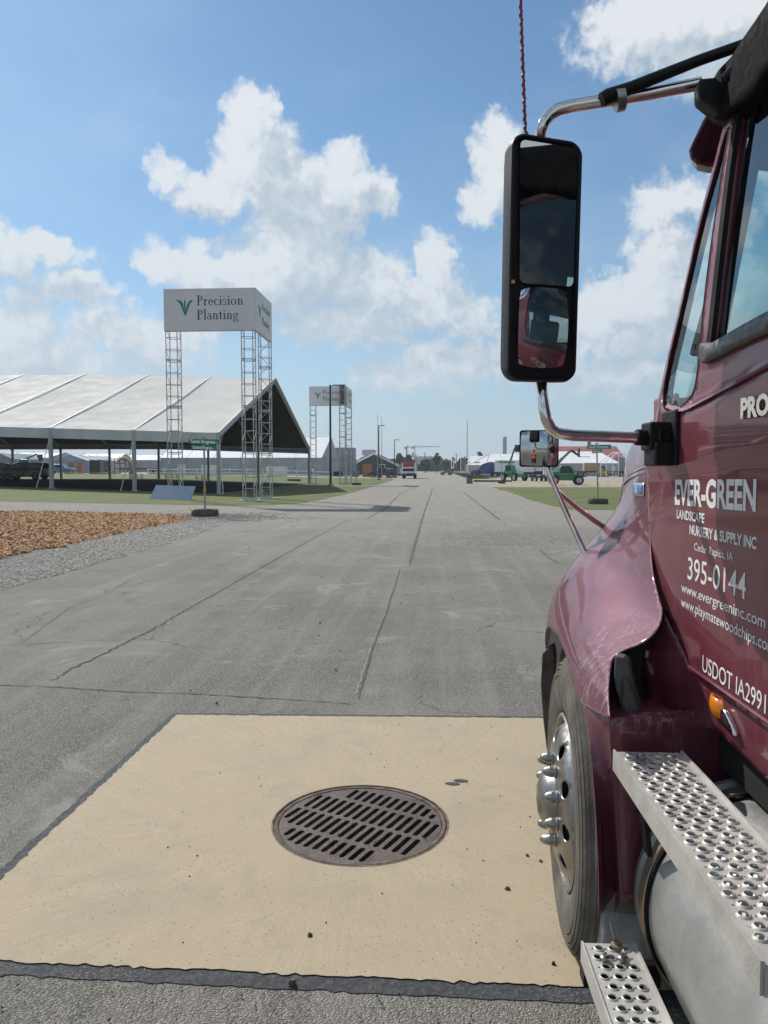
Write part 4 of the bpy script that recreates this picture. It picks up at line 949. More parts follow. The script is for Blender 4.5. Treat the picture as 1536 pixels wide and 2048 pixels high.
# blue tractor with a white trailer
def tractor_trailer():
    r = thing('box_trailer_truck', 'dark blue truck with a white box trailer parked on the right-hand lot', 'truck', at(967, 160), R(158)); r.scale = (.92,) * 3
    side_prism(r, [(.2, .8), (.2, 1.5), (.9, 1.75), (2.3, 1.55), (2.75, 1.3), (2.8, .6), (1.9, .5)], -.75, .75, 'hood', bpaint, .08)
    side_prism(r, [(-2.6, .8), (-2.6, 3.3), (-1.9, 3.45), (-.2, 3.0), (.15, 2.75), (.75, 1.75), (.8, .8)], -1.1, 1.1, 'cab', bpaint, .08)
    for s in (-1, 1):
        side_prism(r, [(-.55, 1.85), (-.5, 2.55), (.15, 2.55), (.5, 1.85)], s * 1.105 - .01, s * 1.105 + .01, 'side_window', vglass, 0)
        m = MB(); m.tube([(-.3, s * 1.2, .55), (-1.9, s * 1.2, .55)], .3, 14); m.build('fuel_tank', vr, r, smooth=40)
        m = MB(); m.box((2.72, s * .85, 1.0), (.2, .3, .25)); m.build('headlight', headl, r, bevel=.02)
        side_prism(r, [(1.0, .9), (1.1, 1.25), (1.7, 1.4), (2.5, 1.15), (2.75, .8)], s * .95 - .2, s * .95 + .2, 'fender', bpaint, .06)
        for x in (1.75, -1.9, -3.1): wheel_at(r, x, s * 1.0, .5, .3)
        for x in (-10.6, -11.8): wheel_at(r, x, s * 1.0, .5, .3)
    m = MB(); m.add([(.74, -.95, 1.85), (.74, .95, 1.85), (.22, .9, 2.65), (.22, -.9, 2.65)], [(0, 1, 2, 3)]); m.build('windscreen', vglass, r)
    m = MB(); m.box((2.85, 0, .6), (.15, 2.3, .35)); m.build('bumper', vr, r, bevel=.04)
    m = MB(); m.b2(-13.2, -2.0, -.5, .5, .9, 1.15); m.build('chassis', kpaint, r)
    m = MB(); m.b2(-13.2, -3.0, -1.25, 1.25, 1.18, 3.75); t = m.build('trailer_box', wpaint, r, bevel=.03)
    m = MB(); m.b2(-7.5, -4.0, 1.252, 1.26, 3.15, 3.5); m.build('green_stripe', greens, t)
tractor_trailer()
def rear_box_truck():
    r = thing('delivery_truck', 'white box truck with a red panel on its rear driving away on the left', 'truck', at(819, 138), R(90))
    m = MB(); m.b2(-3.6, 2.2, -1.22, 1.22, .95, 3.0); b = m.build('cargo_box', wpaint, r, bevel=.05)
    m = MB(); m.b2(-3.64, -3.602, -1.0, 1.0, 2.05, 2.75); m.build('red_panel', rpaint, b); m = MB(); m.b2(-3.66, -3.6, -1.22, 1.22, 2.78, 3.02); m.build('top_rail', rpaint, b)
    m = MB(); m.b2(-3.64, -3.602, -1.0, 1.0, 1.30, 1.80); m.build('rear_opening', kpaint, b)
    for s in (-1, 1): m = MB(); m.b2(-3.66, -3.602, s * .52 - .42, s * .52 + .42, 1.0, 1.24); m.build('lower_panel', wpaint, b)
    side_prism(r, [(2.3, .6), (2.3, 2.4), (3.0, 2.5), (3.7, 1.6), (4.4, 1.4), (4.5, .6)], -1.05, 1.05, 'cab', wpaint, .08)
    m = MB(); m.box((-3.7, 0, .62), (.12, 2.3, .3)); m.build('bumper', kpaint, r)
    for s in (-1, 1):
        for x in (-2.3, 3.3): wheel_at(r, x, s * .98, .46, .36)
        m = MB(); m.box((-3.72, s * .98, .78), (.06, .2, .12)); m.build('tail_light', taill, r)
    m = MB(); m.b2(-3.6, 2.2, -.4, .4, .7, .95); m.build('chassis', kpaint, r)
rear_box_truck()
def pickup(label, loc, rz, mat, s=1.0):
    r = thing('pickup_truck', label, 'pickup truck', loc, rz); r.scale = (s,) * 3
    side_prism(r, [(-2.7, .6), (-2.7, 1.15), (1.2, 1.2), (2.5, 1.1), (2.75, .9), (2.75, .45), (-2.6, .5)], -.97, .97, 'body', mat, .05)
    side_prism(r, [(-.9, 1.15), (-.75, 1.8), (.6, 1.85), (1.35, 1.2)], -.85, .85, 'cab', mat, .05); side_prism(r, [(-.7, 1.25), (-.62, 1.72), (.55, 1.76), (1.1, 1.25)], -.865, .865, 'side_window', vglass, 0)
    m = MB(); m.b2(-2.62, -.95, -.85, .85, 1.16, 1.18); m.build('bed', kpaint, r)
    for x in (-1.7, 1.7):
        for y in (-.85, .85): wheel_at(r, x, y, .42, .27)
    for y in (-.8, .8): m = MB(); m.box((-2.7, y, .95), (.06, .2, .35)); m.build('tail_light', taill, r)
pickup('white-roofed pickup truck parked left of the red and white truck', at(776, 150), R(65), paint('grey_paint', (.10, .11, .12)))
pickup('dark pickup truck at the foot of the second lamp post', at(764, 146), R(185), dpaint)
pickup('blue flatbed pickup truck in the yard beyond the big tent', at(120, 160), R(0), paint('light_blue_paint', (.12, .22, .42)), 1.15)
pickup('white pickup truck far along the left of the road', at(797, 200), R(80), wpaint)
# flat trailer
def flat_trailer(label, loc, rz, L=9.0):
    r = thing('flatbed_trailer', label, 'trailer', loc, rz); m = MB(); m.b2(-L / 2, L / 2, -1.2, 1.2, 1.0, 1.22); m.build('deck', kpaint, r)
    m = MB(); m.b2(L / 2 - .1, L / 2, -1.2, 1.2, 1.2, 2.2); m.build('headboard', vr, r)
    for y in (-1, 1):
        for x in (-L * .32, -L * .2): wheel_at(r, x, y, .48, .3)
    m = MB(); m.b2(L * .3, L * .33, -.8, -.7, 0, 1.0); m.b2(L * .3, L * .33, .7, .8, 0, 1.0); m.build('landing_leg', vr, r)
flat_trailer('black flatbed trailer beyond the arch, seen between the tent posts', at(288, 158), R(183), 9)
flat_trailer('dark flatbed trailer in front of the grey marquee on the right', at(1186, 170), R(0), 9)
flat_trailer('low dark trailer under the bare tent frame on the right', at(1228, 172), R(180), 7)
o = MB(); o.b2(-1.6, 1.6, -.9, .9, 0, 1.8); o = tag(o.build('straw_bale', M_('straw_bale', (.42, .31, .15), .9, vscale=4, bump=.5), None, loc=at(1182, 170, 1.22), bevel=.05), 'square straw-coloured load standing on the dark flatbed trailer', 'bale')
def skid():
    r = thing('yellow_loader', 'small yellow loader standing right of the straw load before the marquee', 'loader', at(1206, 165), 0)
    side_prism(r, [(-1.2, .4), (-1.2, 1.5), (-.2, 1.6), (.8, .9), (1.1, .4)], -.7, .7, 'body', ypaint, .05); side_prism(r, [(-.5, 1.5), (-.5, 2.3), (.4, 2.3), (.5, 1.3)], -.5, .5, 'cab', vglass, .03)
    for x in (-.7, .7):
        for y in (-.75, .75): wheel_at(r, x, y, .42, .3)
    m = MB()
    for y in (-.8, .8): m.tube([(-1.1, y, 1.7), (.9, y, 1.9), (1.6, y, .6)], .08, 6)
    m.build('lift_arm', ypaint, r); m = MB(); m.b2(1.5, 2.1, -.9, .9, .3, .8); m.build('bucket', kpaint, r)
skid()
# bin by the road
r = thing('litter_bin', 'square grey-green bin standing at the right edge of the road', 'bin', at(939, 90), R(4)); m = MB(); m.prism([(-.33, -.33), (.33, -.33), (.33, .33), (-.33, .33)], Matrix.Translation((0, 0, .02)), .82); b = m.build('body', M_('bin_body', (.10, .12, .115), .7), r, bevel=.02)
m = MB(); m.b2(-.36, .36, -.36, .36, .84, .93); m.b2(-.3, .3, -.3, .3, .93, .97); m.build('lid', M_('bin_lid', (.06, .07, .07), .6), r, bevel=.02); m = MB(); m.b2(-.26, .26, -.345, -.331, .15, .68); m.build('front_panel', M_('bin_panel', (.16, .18, .17), .7), b)
# upright banner
r = thing('banner_sign', 'tall white banner with a red emblem beside the dark evergreens', 'banner', at(905, 240), 0); m = MB(); m.b2(-.5, .5, 0, .06, zat(937, 240), zat(919.5, 240)); b = m.build('panel', wpaint, r); m = MB(); m.b2(-.22, .22, -.012, -.001, zat(933, 240), zat(923, 240)); m.build('emblem', rpaint, b); m = MB(); m.b2(-.5, -.42, 0, .06, 0, zat(937, 240)); m.b2(.42, .5, 0, .06, 0, zat(937, 240)); m.build('post', vr, r)
# street-level clutter left
def crate(label, px0, px1, pt, Y, mat, name='crate', cat='crate', dep=1.2, z=None, rz=0.0, slat=True):
    x0, x1 = atd(px0, Y), atd(px1, Y); xc = (x0 + x1) / 2; z0 = hz_(xc) if z is None else z; h = zat(pt, Y) - z0; w = x1 - x0
    r = thing(name, label, cat, (xc, Y, z0), rz); m = MB(); m.b2(-w / 2, w / 2, 0, dep, .04, h); b = m.build('box', mat, r, bevel=.02)
    if slat:
        m = MB(); n = 4
        for k in range(n): m.b2(-w / 2 - .01, w / 2 + .01, -.03, -.002, .1 + (h - .3) * k / (n - 1), .18 + (h - .3) * k / (n - 1))
        for s in (-1, 1): m.b2(s * (w / 2 - .06) - .05, s * (w / 2 - .06) + .05, -.05, -.031, .06, h - .02)
        m.build('battens', mat, r)
    return r
crate('tall plain brown plywood crate in front of the green barn', 725, 742, 928, 150, wood, dep=1.6)
crate('dark green dumpster right of the brown crate', 744.5, 759, 943, 152, paint('dumpster_green', (.02, .10, .05)), 'dumpster', 'dumpster', 1.6)
crate('orange-brown plywood box left of the two boxes before the blue-grey building', 136, 146, 923.5, 165, wood, dep=1.0)
crate('orange-brown plywood box right of the two boxes before the blue-grey building', 154.5, 163, 923.5, 168, wood, dep=1.0)
def container(label, px0, px1, pt, Y, m1, m2):
    r = crate(label, px0, px1, pt, Y, m1, 'shipping_container', 'container', 5.0, slat=False); x0, x1 = atd(px0, Y), atd(px1, Y); w = x1 - x0; h = zat(pt, Y) - hz_((x0 + x1) / 2)
    m = MB(); m.b2(-w / 2 + .15, w / 2 - .15, -.02, -.002, .2, h - .18); m.build('door_opening', m2, r)
container('grey container with a dark open end in the yard under the tent', 178, 201.5, 919, 160, M_('container_grey', (.22, .22, .22), .7), inner if 'inner' in globals() else kpaint)
container('small pale shed with a brown door right of the dark container', 202, 219, 921, 162, M_('shed_grey', (.42, .42, .41), .7), M_('shed_door', (.20, .16, .12), .8))
crate('white cabinet before the long white tent, left one between the posts', 355, 367, 929, 125, wpaint, 'cabinet', 'cabinet', 1.2, slat=False)
crate('white cabinet before the long white tent, middle one behind the street sign', 403, 430.5, 930, 125, wpaint, 'cabinet', 'cabinet', 1.2, slat=False)
crate('white cabinet before the long white tent, right one behind the nearest banner tower', 532, 572, 932.5, 122, wpaint, 'cabinet', 'cabinet', 1.2, slat=False)
crate('dark trailer box at the foot of the white gable tent', 667, 683, 943, 150, kpaint, 'utility_box', 'box', 2.0, slat=False)
crate('grey utility box right of the farther banner tower', 703, 716, 942, 148, M_('box_grey', (.20, .20, .21), .7), 'utility_box', 'box', 2.0, slat=False)
# arch
r = thing('inflatable_arch', 'orange and yellow curved arch with purple foot in the yard beyond the tent', 'arch', at(247, 150), 0); pts = []
for k in range(15): a = R(140 - 150 * k / 14); pts.append((1.6 * math.cos(a) + .1, 0, 1.3 + 2.0 * math.sin(a)))
m = MB(); m.tube(pts, .26, 8); m.build('tube', M_('arch_orange', (.75, .33, .05), .6, col2=(.75, .52, .10), vscale=2), r, smooth=50); m = MB(); m.tube([(x, -.3, z - .25) for x, y, z in pts], .12, 6); m.build('trim', M_('arch_purple', (.12, .08, .25), .6), r, smooth=50)
m = MB(); m.tube([pts[-1], (1.5, 0, -.0)], .22, 8); m.build('foot', M_('arch_purple', (.12, .08, .25), .6), r, smooth=50)
r = thing('scaffold', 'dark red scaffold frame standing left of the orange arch', 'frame', at(240, 152), 0); m = MB()
for x in (-1.1, 0, 1.1): m.tube([(x, 0, 0), (x, 0, 3.6 - abs(x) * .5)], .09, 5)
for z in (1.2, 2.2, 3.2): m.tube([(-1.1, 0, z), (1.1, 0, z)], .07, 5)
m.build('frame', M_('dark_red', (.20, .03, .03), .6), r)
# lumber
rl_ = np.random.default_rng(5)
for i, (px, lab) in enumerate([(150, 'low pile of boards and scraps before the blue-grey building'), (186, 'low pile of boards in front of the dark container'), (214, 'low pile of pale boards right of the small shed')]):
    m = MB(); c_ = at(px, 152)
    for k in range(12): m.box((rl_.normal(0, .9), rl_.normal(0, .5), .08 + .06 * k * .6), (1.2 + rl_.random() * 1.2, .18, .08), rz=rl_.normal(0, .5))
    tag(m.build('lumber_pile', palew if i != 1 else wood, None, loc=c_), lab, 'lumber')
def pallet(label, px, Y):
    r = thing('pallet', label, 'pallet', at(px, Y), R(12)); m = MB()
    for z in (.05, .25, .45):
        for k in range(6): m.box((0, -.55 + .22 * k, z + .08), (1.4, .14, .03))
        for x in (-.65, 0, .65): m.box((x, 0, z), (.1, 1.2, .10))
    m.build('boards', palew, r); return r
for px, Y, lab in [(272, 86, 'stack of wooden pallets at the far edge of the tent behind the second post'), (404, 86, 'stack of wooden pallets at the far edge of the tent behind the street sign'), (343, 86, 'stack of wooden pallets seen through the legs of the nearest tower')]: pallet(lab, px, Y)
# white rail fence
r = thing('rail_fence', 'low white two-rail fence along the far side of the left lawn', 'fence', at(460, 118, 0), 0); x0, x1 = atd(296, 118), atd(660, 118); xo = r.location.x; n = int((x1 - x0) / 2.4); mr_ = MB()
for k in range(n + 1):
    x = x0 + (x1 - x0) * k / n; z = hz_(x); m = MB(); m.b2(x - xo - .07, x - xo + .07, -.07, .07, z, z + 1.15); m.add([(x - xo - .1, -.1, z + 1.15), (x - xo + .1, -.1, z + 1.15), (x - xo + .1, .1, z + 1.15), (x - xo - .1, .1, z + 1.15), (x - xo, 0, z + 1.25)], [(0, 1, 4), (1, 2, 4), (2, 3, 4), (3, 0, 4)]); m.build('post', white, r)
for zz in (.45, 1.0):
    m = MB(); pp = [x0, max(x0, X2), x1] if x1 < X1 else [x0, max(x0, X2), X1, x1]
    for a, b in zip(pp, pp[1:]):
        if b - a > .01: m.tube([(a - xo, 0, hz_(a) + zz), (b - xo, 0, hz_(b) + zz)], .075, 4)
    m.build('rail', white, r)
# marker flags in the far lawn
for i, (px, py) in enumerate([(172, 953), (146, 953), (571, 958), (599, 959), (667, 958), (701, 962), (709, 961), (728, 964), (752, 958), (414, 965)]):
    g_ = gp(px, py); m = MB(); m.tube([(0, 0, 0), (0, 0, .5)], .012, 4); m.box((.1, 0, .44), (.2, .02, .14)); tag(m.build('marker_flag', yel if i % 3 else white, None, loc=(g_[0], g_[1], hz_(g_[0]))), 'tiny marker flag stuck in the far lawn', 'flag', 'marker flags in the far lawn')
m = MB(); m.box((0, 0, .12), (3.4, .8, .25)); 
for px, Y, lab, w in [(986, 103, 'long low dark skid lying on the gravel behind the bin', 5.0), (588, 93, 'dark low beam lying on the lawn between the tower legs', 1.6)]:
    m = MB(); m.b2(-w / 2, w / 2, -.2, .2, 0, .14); m.b2(-w / 2, w / 2, -.1, .1, .14, .22); tag(m.build('beam', kpaint, None, loc=at(px, Y), bevel=.02), lab, 'beam')
m = MB(); m.b2(-.5, .5, -.4, .4, 0, .22); tag(m.build('sandbag', M_('sandbag_tan', (.50, .42, .22), .9), None, loc=at(1000 - 46, 108), bevel=.08), 'yellowish sandbag beside the sign post near the blue truck', 'sandbag')

# ------------------------------------------------------------------ people
def person(label, loc, rz, top, legs_m, skin=(.42, .24, .16), hair=(.05, .03, .02), pose='stand', s=1.0, detail=2):
    """one skinned body surface; shirt, shorts and hair are separate shells"""
    J = {'pel': (0, 0, .95), 'spi': (0, 0, 1.15), 'che': (0, .0, 1.36), 'nec': (0, .0, 1.50), 'hd0': (0, .01, 1.58), 'hd1': (0, .02, 1.68), 'hd2': (0, .01, 1.75)}
    RD = {'pel': .135, 'spi': .125, 'che': .135, 'nec': .055, 'hd0': .075, 'hd1': .092, 'hd2': .07}
    E_ = [('pel', 'spi'), ('spi', 'che'), ('che', 'nec'), ('nec', 'hd0'), ('hd0', 'hd1'), ('hd1', 'hd2')]
    for sd_, n in ((-1, 'l'), (1, 'r')):
        J.update({'hip' + n: (sd_ * .10, 0, .88), 'kne' + n: (sd_ * .12, .01, .50), 'ank' + n: (sd_ * .13, -.02, .09), 'toe' + n: (sd_ * .15, .13, .035)}); RD.update({'hip' + n: .088, 'kne' + n: .056, 'ank' + n: .036, 'toe' + n: .032})
        J['sho' + n] = (sd_ * .18, 0, 1.42); RD['sho' + n] = .058
        if pose == 'phone': J.update({'elb' + n: (sd_ * .24, .10, 1.22), 'wri' + n: (sd_ * .09, .26, 1.44), 'han' + n: (sd_ * .05, .29, 1.50)})
        else: J.update({'elb' + n: (sd_ * .25, -.03, 1.14), 'wri' + n: (sd_ * .26, .05, .90), 'han' + n: (sd_ * .255, .08, .80)})
        RD.update({'elb' + n: .040, 'wri' + n: .026, 'han' + n: .032})
        E_ += [('pel', 'hip' + n), ('hip' + n, 'kne' + n), ('kne' + n, 'ank' + n), ('ank' + n, 'toe' + n), ('che', 'sho' + n), ('sho' + n, 'elb' + n), ('elb' + n, 'wri' + n), ('wri' + n, 'han' + n)]
        if detail > 1:
            hx, hy, hz2 = J['han' + n]; ux, uy, uz = [J['han' + n][i] - J['wri' + n][i] for i in range(3)]; L = math.sqrt(ux * ux + uy * uy + uz * uz); ux, uy, uz = ux / L, uy / L, uz / L
            for k in range(4):
                o_ = (k - 1.5) * .018; ln = (.055, .065, .06, .045)[k]; J[f'f{k}{n}'] = (hx + ux * .04 + o_ * .3, hy + uy * .04 + o_ * .95, hz2 + uz * .04); J[f'g{k}{n}'] = (hx + ux * (.04 + ln) + o_ * .3 - sd_ * .015, hy + uy * (.04 + ln) + o_, hz2 + uz * (.04 + ln)); RD[f'f{k}{n}'] = .0095; RD[f'g{k}{n}'] = .0075; E_ += [('han' + n, f'f{k}{n}'), (f'f{k}{n}', f'g{k}{n}')]
            J['th' + n] = (hx - sd_ * .03 + ux * .03, hy + .035, hz2 + uz * .02); RD['th' + n] = .010; E_ += [('han' + n, 'th' + n)]
    root = thing('person', label, 'person', loc, rz); root.scale = (s,) * 3
    def skinned(name, keys, edges, mat, grow, par):
        ks = list(keys); me = bpy.data.meshes.new(name); me.from_pydata([J[k] for k in ks], [(ks.index(a), ks.index(b)) for a, b in edges], []); o_ = bpy.data.objects.new(name, me); col.objects.link(o_)
        md = o_.modifiers.new('skin', 'SKIN')
        if not me.skin_vertices: me.attributes.new('skin', 'FLOAT', 'POINT') if False else None
        bpy.context.view_layer.objects.active = o_
        bm = bmesh.new(); bm.from_mesh(me); ly = bm.verts.layers.skin.verify(); bm.verts.ensure_lookup_table()
        for i, k in enumerate(ks): bm.verts[i][ly].radius = (RD[k] + grow(k),) * 2; bm.verts[i][ly].use_root = (i == 0)
        bm.to_mesh(me); bm.free(); md.use_smooth_shade = True; sb = o_.modifiers.new('sub', 'SUBSURF'); sb.levels = sb.render_levels = 2
        me.materials.append(mat); bpy.context.view_layer.update()
        m2 = bpy.data.meshes.new_from_object(o_.evaluated_get(bpy.context.evaluated_depsgraph_get())); bpy.data.objects.remove(o_); m2.name = name
        o2 = bpy.data.objects.new(name, m2); col.objects.link(o2); o2.parent = par; m2.shade_smooth()
        if not m2.materials: m2.materials.append(mat)
        return o2
    sk = M_('skin_%02d' % int(skin[0] * 100), skin, .55, vscale=6)
    body = skinned('body', J.keys(), E_, sk, lambda k: 0, root)
    skinned('shirt', ['che', 'spi', 'pel', 'shol', 'elbl', 'shor', 'elbr'], [('che', 'spi'), ('spi', 'pel'), ('che', 'shol'), ('shol', 'elbl'), ('che', 'shor'), ('shor', 'elbr')], top, lambda k: .018 if k[:3] != 'elb' else .016, root)
    skinned('shorts', ['pel', 'hipl', 'knel', 'hipr', 'kner'], [('pel', 'hipl'), ('hipl', 'knel'), ('pel', 'hipr'), ('hipr', 'kner')], legs_m, lambda k: .016 if k == 'pel' else .022, root)
    hm = MB(); Mx = Matrix.Translation((0, .0, 1.705)); hm.lathe([(0, .105), (.05, .10), (.085, .065), (.102, .02), (.100, -.02), (.092, -.06)], Mx, 18); ho = hm.build('hair', M_('hair_dark', hair, .8), root, smooth='full'); ho.data.transform(Matrix.Translation((0, -.012, 0)))
    for v_ in ho.data.vertices:
        if v_.co.y > .03 and v_.co.z < 1.72: v_.co.y = .03
    fm = MB()
    for sd_ in (-1, 1): fm.lathe([(.0, .012), (.010, .008), (.012, 0)], Matrix.Translation((sd_ * .032, .098, 1.675)) @ Matrix.Rotation(-math.pi / 2, 4, 'X'), 8)
    fm.box((0, .108, 1.645), (.02, .03, .04)); fm.box((0, .098, 1.612), (.045, .01, .008)); fm.build('face', M_('face_dark', (.22, .11, .08), .6), root)
    sh = MB()
    for sd_ in (-1, 1): sh.box((sd_ * .14, .05, .045), (.10, .27, .09))
    sh.build('shoes', M_('shoe_grey', (.25, .25, .26), .7), root, bevel=.02)
    return root
orange_ = M_('orange_shirt', (.80, .16, .015), .8); blacks = M_('dark_shorts', (.02, .02, .025), .85)
lp_ = Matrix.Rotation(TROT_, 3, 'Z') @ Vector((-.16, -1.15, 0)) if 'TROT_' in globals() else Vector((-.16, -1.15, 0))
person('person in an orange shirt and dark shorts, seen only in the fender mirror', tuple(lp_), R(0), orange_, blacks, pose='phone')
person('person in a white shirt by the farther tower, beyond the white fence end', at(624.5, 121), R(200), M_('white_shirt', (.75, .75, .75), .8), M_('blue_trousers', (.06, .09, .16), .85), detail=1)
person('person in a blue shirt standing before the small shed in the yard', at(213, 155), R(170), M_('blue_shirt', (.10, .20, .45), .8), blacks, detail=1)
# ------------------------------------------------------------------ the maroon truck on the right
TYAW = math.atan((835 - 768) / F); TROT = YAW - TYAW
TO = Vector((1.83, 2.0, 0.0))
wl = Matrix.Rotation(TROT, 3, 'Z') @ TO
truck = thing('truck', 'maroon conventional cab truck parked on the right with white company lettering on its door', 'truck', tuple(wl), TROT)
def tb(mb, name, mat, parent=None, **k):
    mb.v = [(x - TO.x, y - TO.y, z - TO.z) for x, y, z in mb.v]; return mb.build(name, mat, parent or truck, **k)
def trayd(px, py): return ray(px, py, TYAW)
def tp(px, py, y):
    d = trayd(px, py); t = y / d[1]; return (d[0] * t, y, H + d[2] * t)
def txp(px, py, x):
    d = trayd(px, py); t = x / d[0]; return (x, d[1] * t, H + d[2] * t)
def paint_mat(name, base, dust=.35, dcol=(.42, .37, .34, 1)):
    m = bpy.data.materials.new(name); m.use_nodes = True; n = N(m.node_tree); bs = m.node_tree.nodes['Principled BSDF']
    t = n.new('ShaderNodeTexCoord').outputs['Object']; s = n.new('ShaderNodeSeparateXYZ'); n.link(t, s.inputs[0])
    lw = n.new('ShaderNodeLayerWeight'); lw.inputs[0].default_value = .35
    fl = n.vor(t, 900.0).outputs['Color']
    c = n.mix(n.mr(fl, .2, .9), tuple(k * .85 for k in base) + (1,), tuple(k * 1.2 for k in base) + (1,))
    a = n.noise(n.vm('MULTIPLY', t, (1, 2.2, 1.0)), 2.2, 7, .72).outputs['Fac']; b = n.noise(n.vm('MULTIPLY', t, (5, 9, 1.2)), 3.0, 6, .75, dist=1.2).outputs['Fac']
    low = n.mr(s.outputs[2], 1.75, .75)
    d = n.m('MULTIPLY', n.m('ADD', n.mr(a, .40, .75, 0, .8), n.m('MULTIPLY', n.mr(b, .55, .66, 0, 1.3), low)), n.m('MULTIPLY_ADD', low, .8 * dust, .2 * dust), clamp=True)
    if name.endswith('dusty'):
        sk_ = n.noise(n.vm('MULTIPLY', t, (9, 15, 1.6)), 3.2, 5, .7, dist=1.5).outputs['Fac']; zone = n.m('MULTIPLY', n.mr(s.outputs[2], 1.32, 1.12), n.mr(s.outputs[1], .72, .35))
        c = n.mix(n.m('MULTIPLY', n.mr(sk_, .53, .61, 0, .32), n.m('MULTIPLY', zone, n.mr(s.outputs[2], .93, 1.02))), c, (.55, .46, .48, 1))
    c = n.mix(d, c, dcol); n.link(c, bs.inputs['Base Color'])
    bs.inputs['Metallic'].default_value = .25; bs.inputs['Specular IOR Level'].default_value = .25; n.link(n.mr(d, 0, .5, .5, .7), bs.inputs['Roughness'])
    n.link(n.mr(d, 0, .5, .75, .30), bs.inputs['Coat Weight']); bs.inputs['Coat Roughness'].default_value = .05
    bs.inputs['Coat IOR'].default_value = 1.5
    bp = n.new('ShaderNodeBump'); bp.inputs['Strength'].default_value = .05; bp.inputs['Distance'].default_value = .01; n.link(n.noise(t, 5.0, 3).outputs['Fac'], bp.inputs['Height']); n.link(bp.outputs[0], bs.inputs['Coat Normal'])
    return m
maroon = paint_mat('maroon_paint', (.165, .028, .045), .30, (.36, .30, .28, 1))
maroond = paint_mat('maroon_paint_dusty', (.130, .026, .048), .20, (.30, .24, .25, 1))
blackp = material('black_plastic', (.010, .010, .011), .5, 0, .2, 20, .1, 300, spec=.22)
rubber = material('rubber_seal', (.012, .012, .013), .8, spec=.15)
chrome = material('polished_tube', (.72, .70, .66), .12, 1.0, .05, 8)
alup = material('polished_aluminium', (.33, .32, .30), .36, 1.0, .10, 14, .12, 60)
treadp = material('tread_plate', (.50, .48, .44), .5, .35, .14, 9, .15, 120)
tankm = material('tank_aluminium', (.25, .252, .24), .5, .55, .16, 3.5, .2, 30, col2=(.37, .37, .35))
tyrek = material('tyre_rubber', (.085, .076, .062), .9, 0, .3, 6, .3, 80, col2=(.17, .152, .125), spec=.25)
inner = M_('underbody_black', (.012, .012, .012), .8)
linerm = material('dusty_liner', (.06, .052, .045), .85, 0, .3, 5, .3, 30, col2=(.16, .14, .115))
decal = M_('white_vinyl_decal', (.72, .72, .70), .55, vscale=30)
amber = M_('amber_lens', (.85, .24, .01), .18, coat=1.0)
def glass_mat(name, tint, refl=1.0):
    m = bpy.data.materials.new(name); m.use_nodes = True; n = N(m.node_tree); m.node_tree.nodes.remove(m.node_tree.nodes['Principled BSDF'])
    o = m.node_tree.nodes['Material Output']; tr = n.new('ShaderNodeBsdfTransparent'); tr.inputs[0].default_value = tint + (1,)
    gl = n.new('ShaderNodeBsdfGlossy'); gl.inputs['Roughness'].default_value = .0; gl.inputs[0].default_value = (.95, 1, 1, 1)
    fr = n.new('ShaderNodeFresnel'); fr.inputs[0].default_value = 1.52
    mx = n.new('ShaderNodeMixShader'); n.link(n.m('MULTIPLY', fr.outputs[0], refl, clamp=True), mx.inputs[0]); n.link(tr.outputs[0], mx.inputs[1]); n.link(gl.outputs[0], mx.inputs[2]); n.link(mx.outputs[0], o.inputs[0])
    return m
glass = glass_mat('tinted_glass', (.62, .80, .79), 1.25); wglass = glass_mat('windscreen_glass', (.72, .90, .88), 1.0)
mirm = bpy.data.materials.new('mirror_glass'); mirm.use_nodes = True; b_ = mirm.node_tree.nodes['Principled BSDF']; b_.inputs['Base Color'].default_value = (.46, .49, .50, 1); b_.inputs['Metallic'].default_value = 1; b_.inputs['Roughness'].default_value = .01

def hermite(xs, ys, x):
    if x <= xs[0]: return ys[0]
    if x >= xs[-1]: return ys[-1]
    i = 0
    while x > xs[i + 1]: i += 1
    def sl(k):
        if k == 0: return (ys[1] - ys[0]) / (xs[1] - xs[0])
        if k == len(xs) - 1: return (ys[-1] - ys[-2]) / (xs[-1] - xs[-2])
        a = (ys[k] - ys[k - 1]) / (xs[k] - xs[k - 1]); b = (ys[k + 1] - ys[k]) / (xs[k + 1] - xs[k])
        return 0 if a * b <= 0 else 2 * a * b / (a + b)
    h = xs[i + 1] - xs[i]; t = (x - xs[i]) / h; m0, m1 = sl(i), sl(i + 1)
    return (2 * t ** 3 - 3 * t * t + 1) * ys[i] + (t ** 3 - 2 * t * t + t) * h * m0 + (-2 * t ** 3 + 3 * t * t) * ys[i + 1] + (t ** 3 - t * t) * h * m1
ZL = [.5, .8, .95, 1.05, 1.15, 1.25, 1.35, 1.45, 1.55, 1.65, 1.75, 1.82, 1.88]
YS = [2.0, 2.4, 2.8, 3.2, 3.6, 3.9, 4.15]
TAB = [[.50, .50, .50, .52, .62, .74, .780, .79, .80, .80, .80, .80, .84],
       [.50, .50, .50, .515, .60, .725, .775, .79, .798, .80, .80, .81, .84],
       [.50, .50, .505, .52, .565, .645, .735, .79, .808, .818, .825, .832, .85],
       [.53, .53, .53, .54, .57, .62, .70, .79, .855, .88, .89, .905, .95],
       [.66, .66, .65, .64, .66, .71, .785, .87, .93, .945, .96, .985, 1.06],
       [.80, .80, .80, .80, .82, .86, .93, 1.0, 1.04, 1.08, 1.16, 1.35, 1.75],
       [1.0, 1.02, 1.05, 1.1, 1.15, 1.2, 1.28, 1.38, 1.5, 1.65, 1.8, 1.83, 1.83]]
def g_raw(y, z): return hermite(YS, [hermite(ZL, r, z) for r in TAB], y)
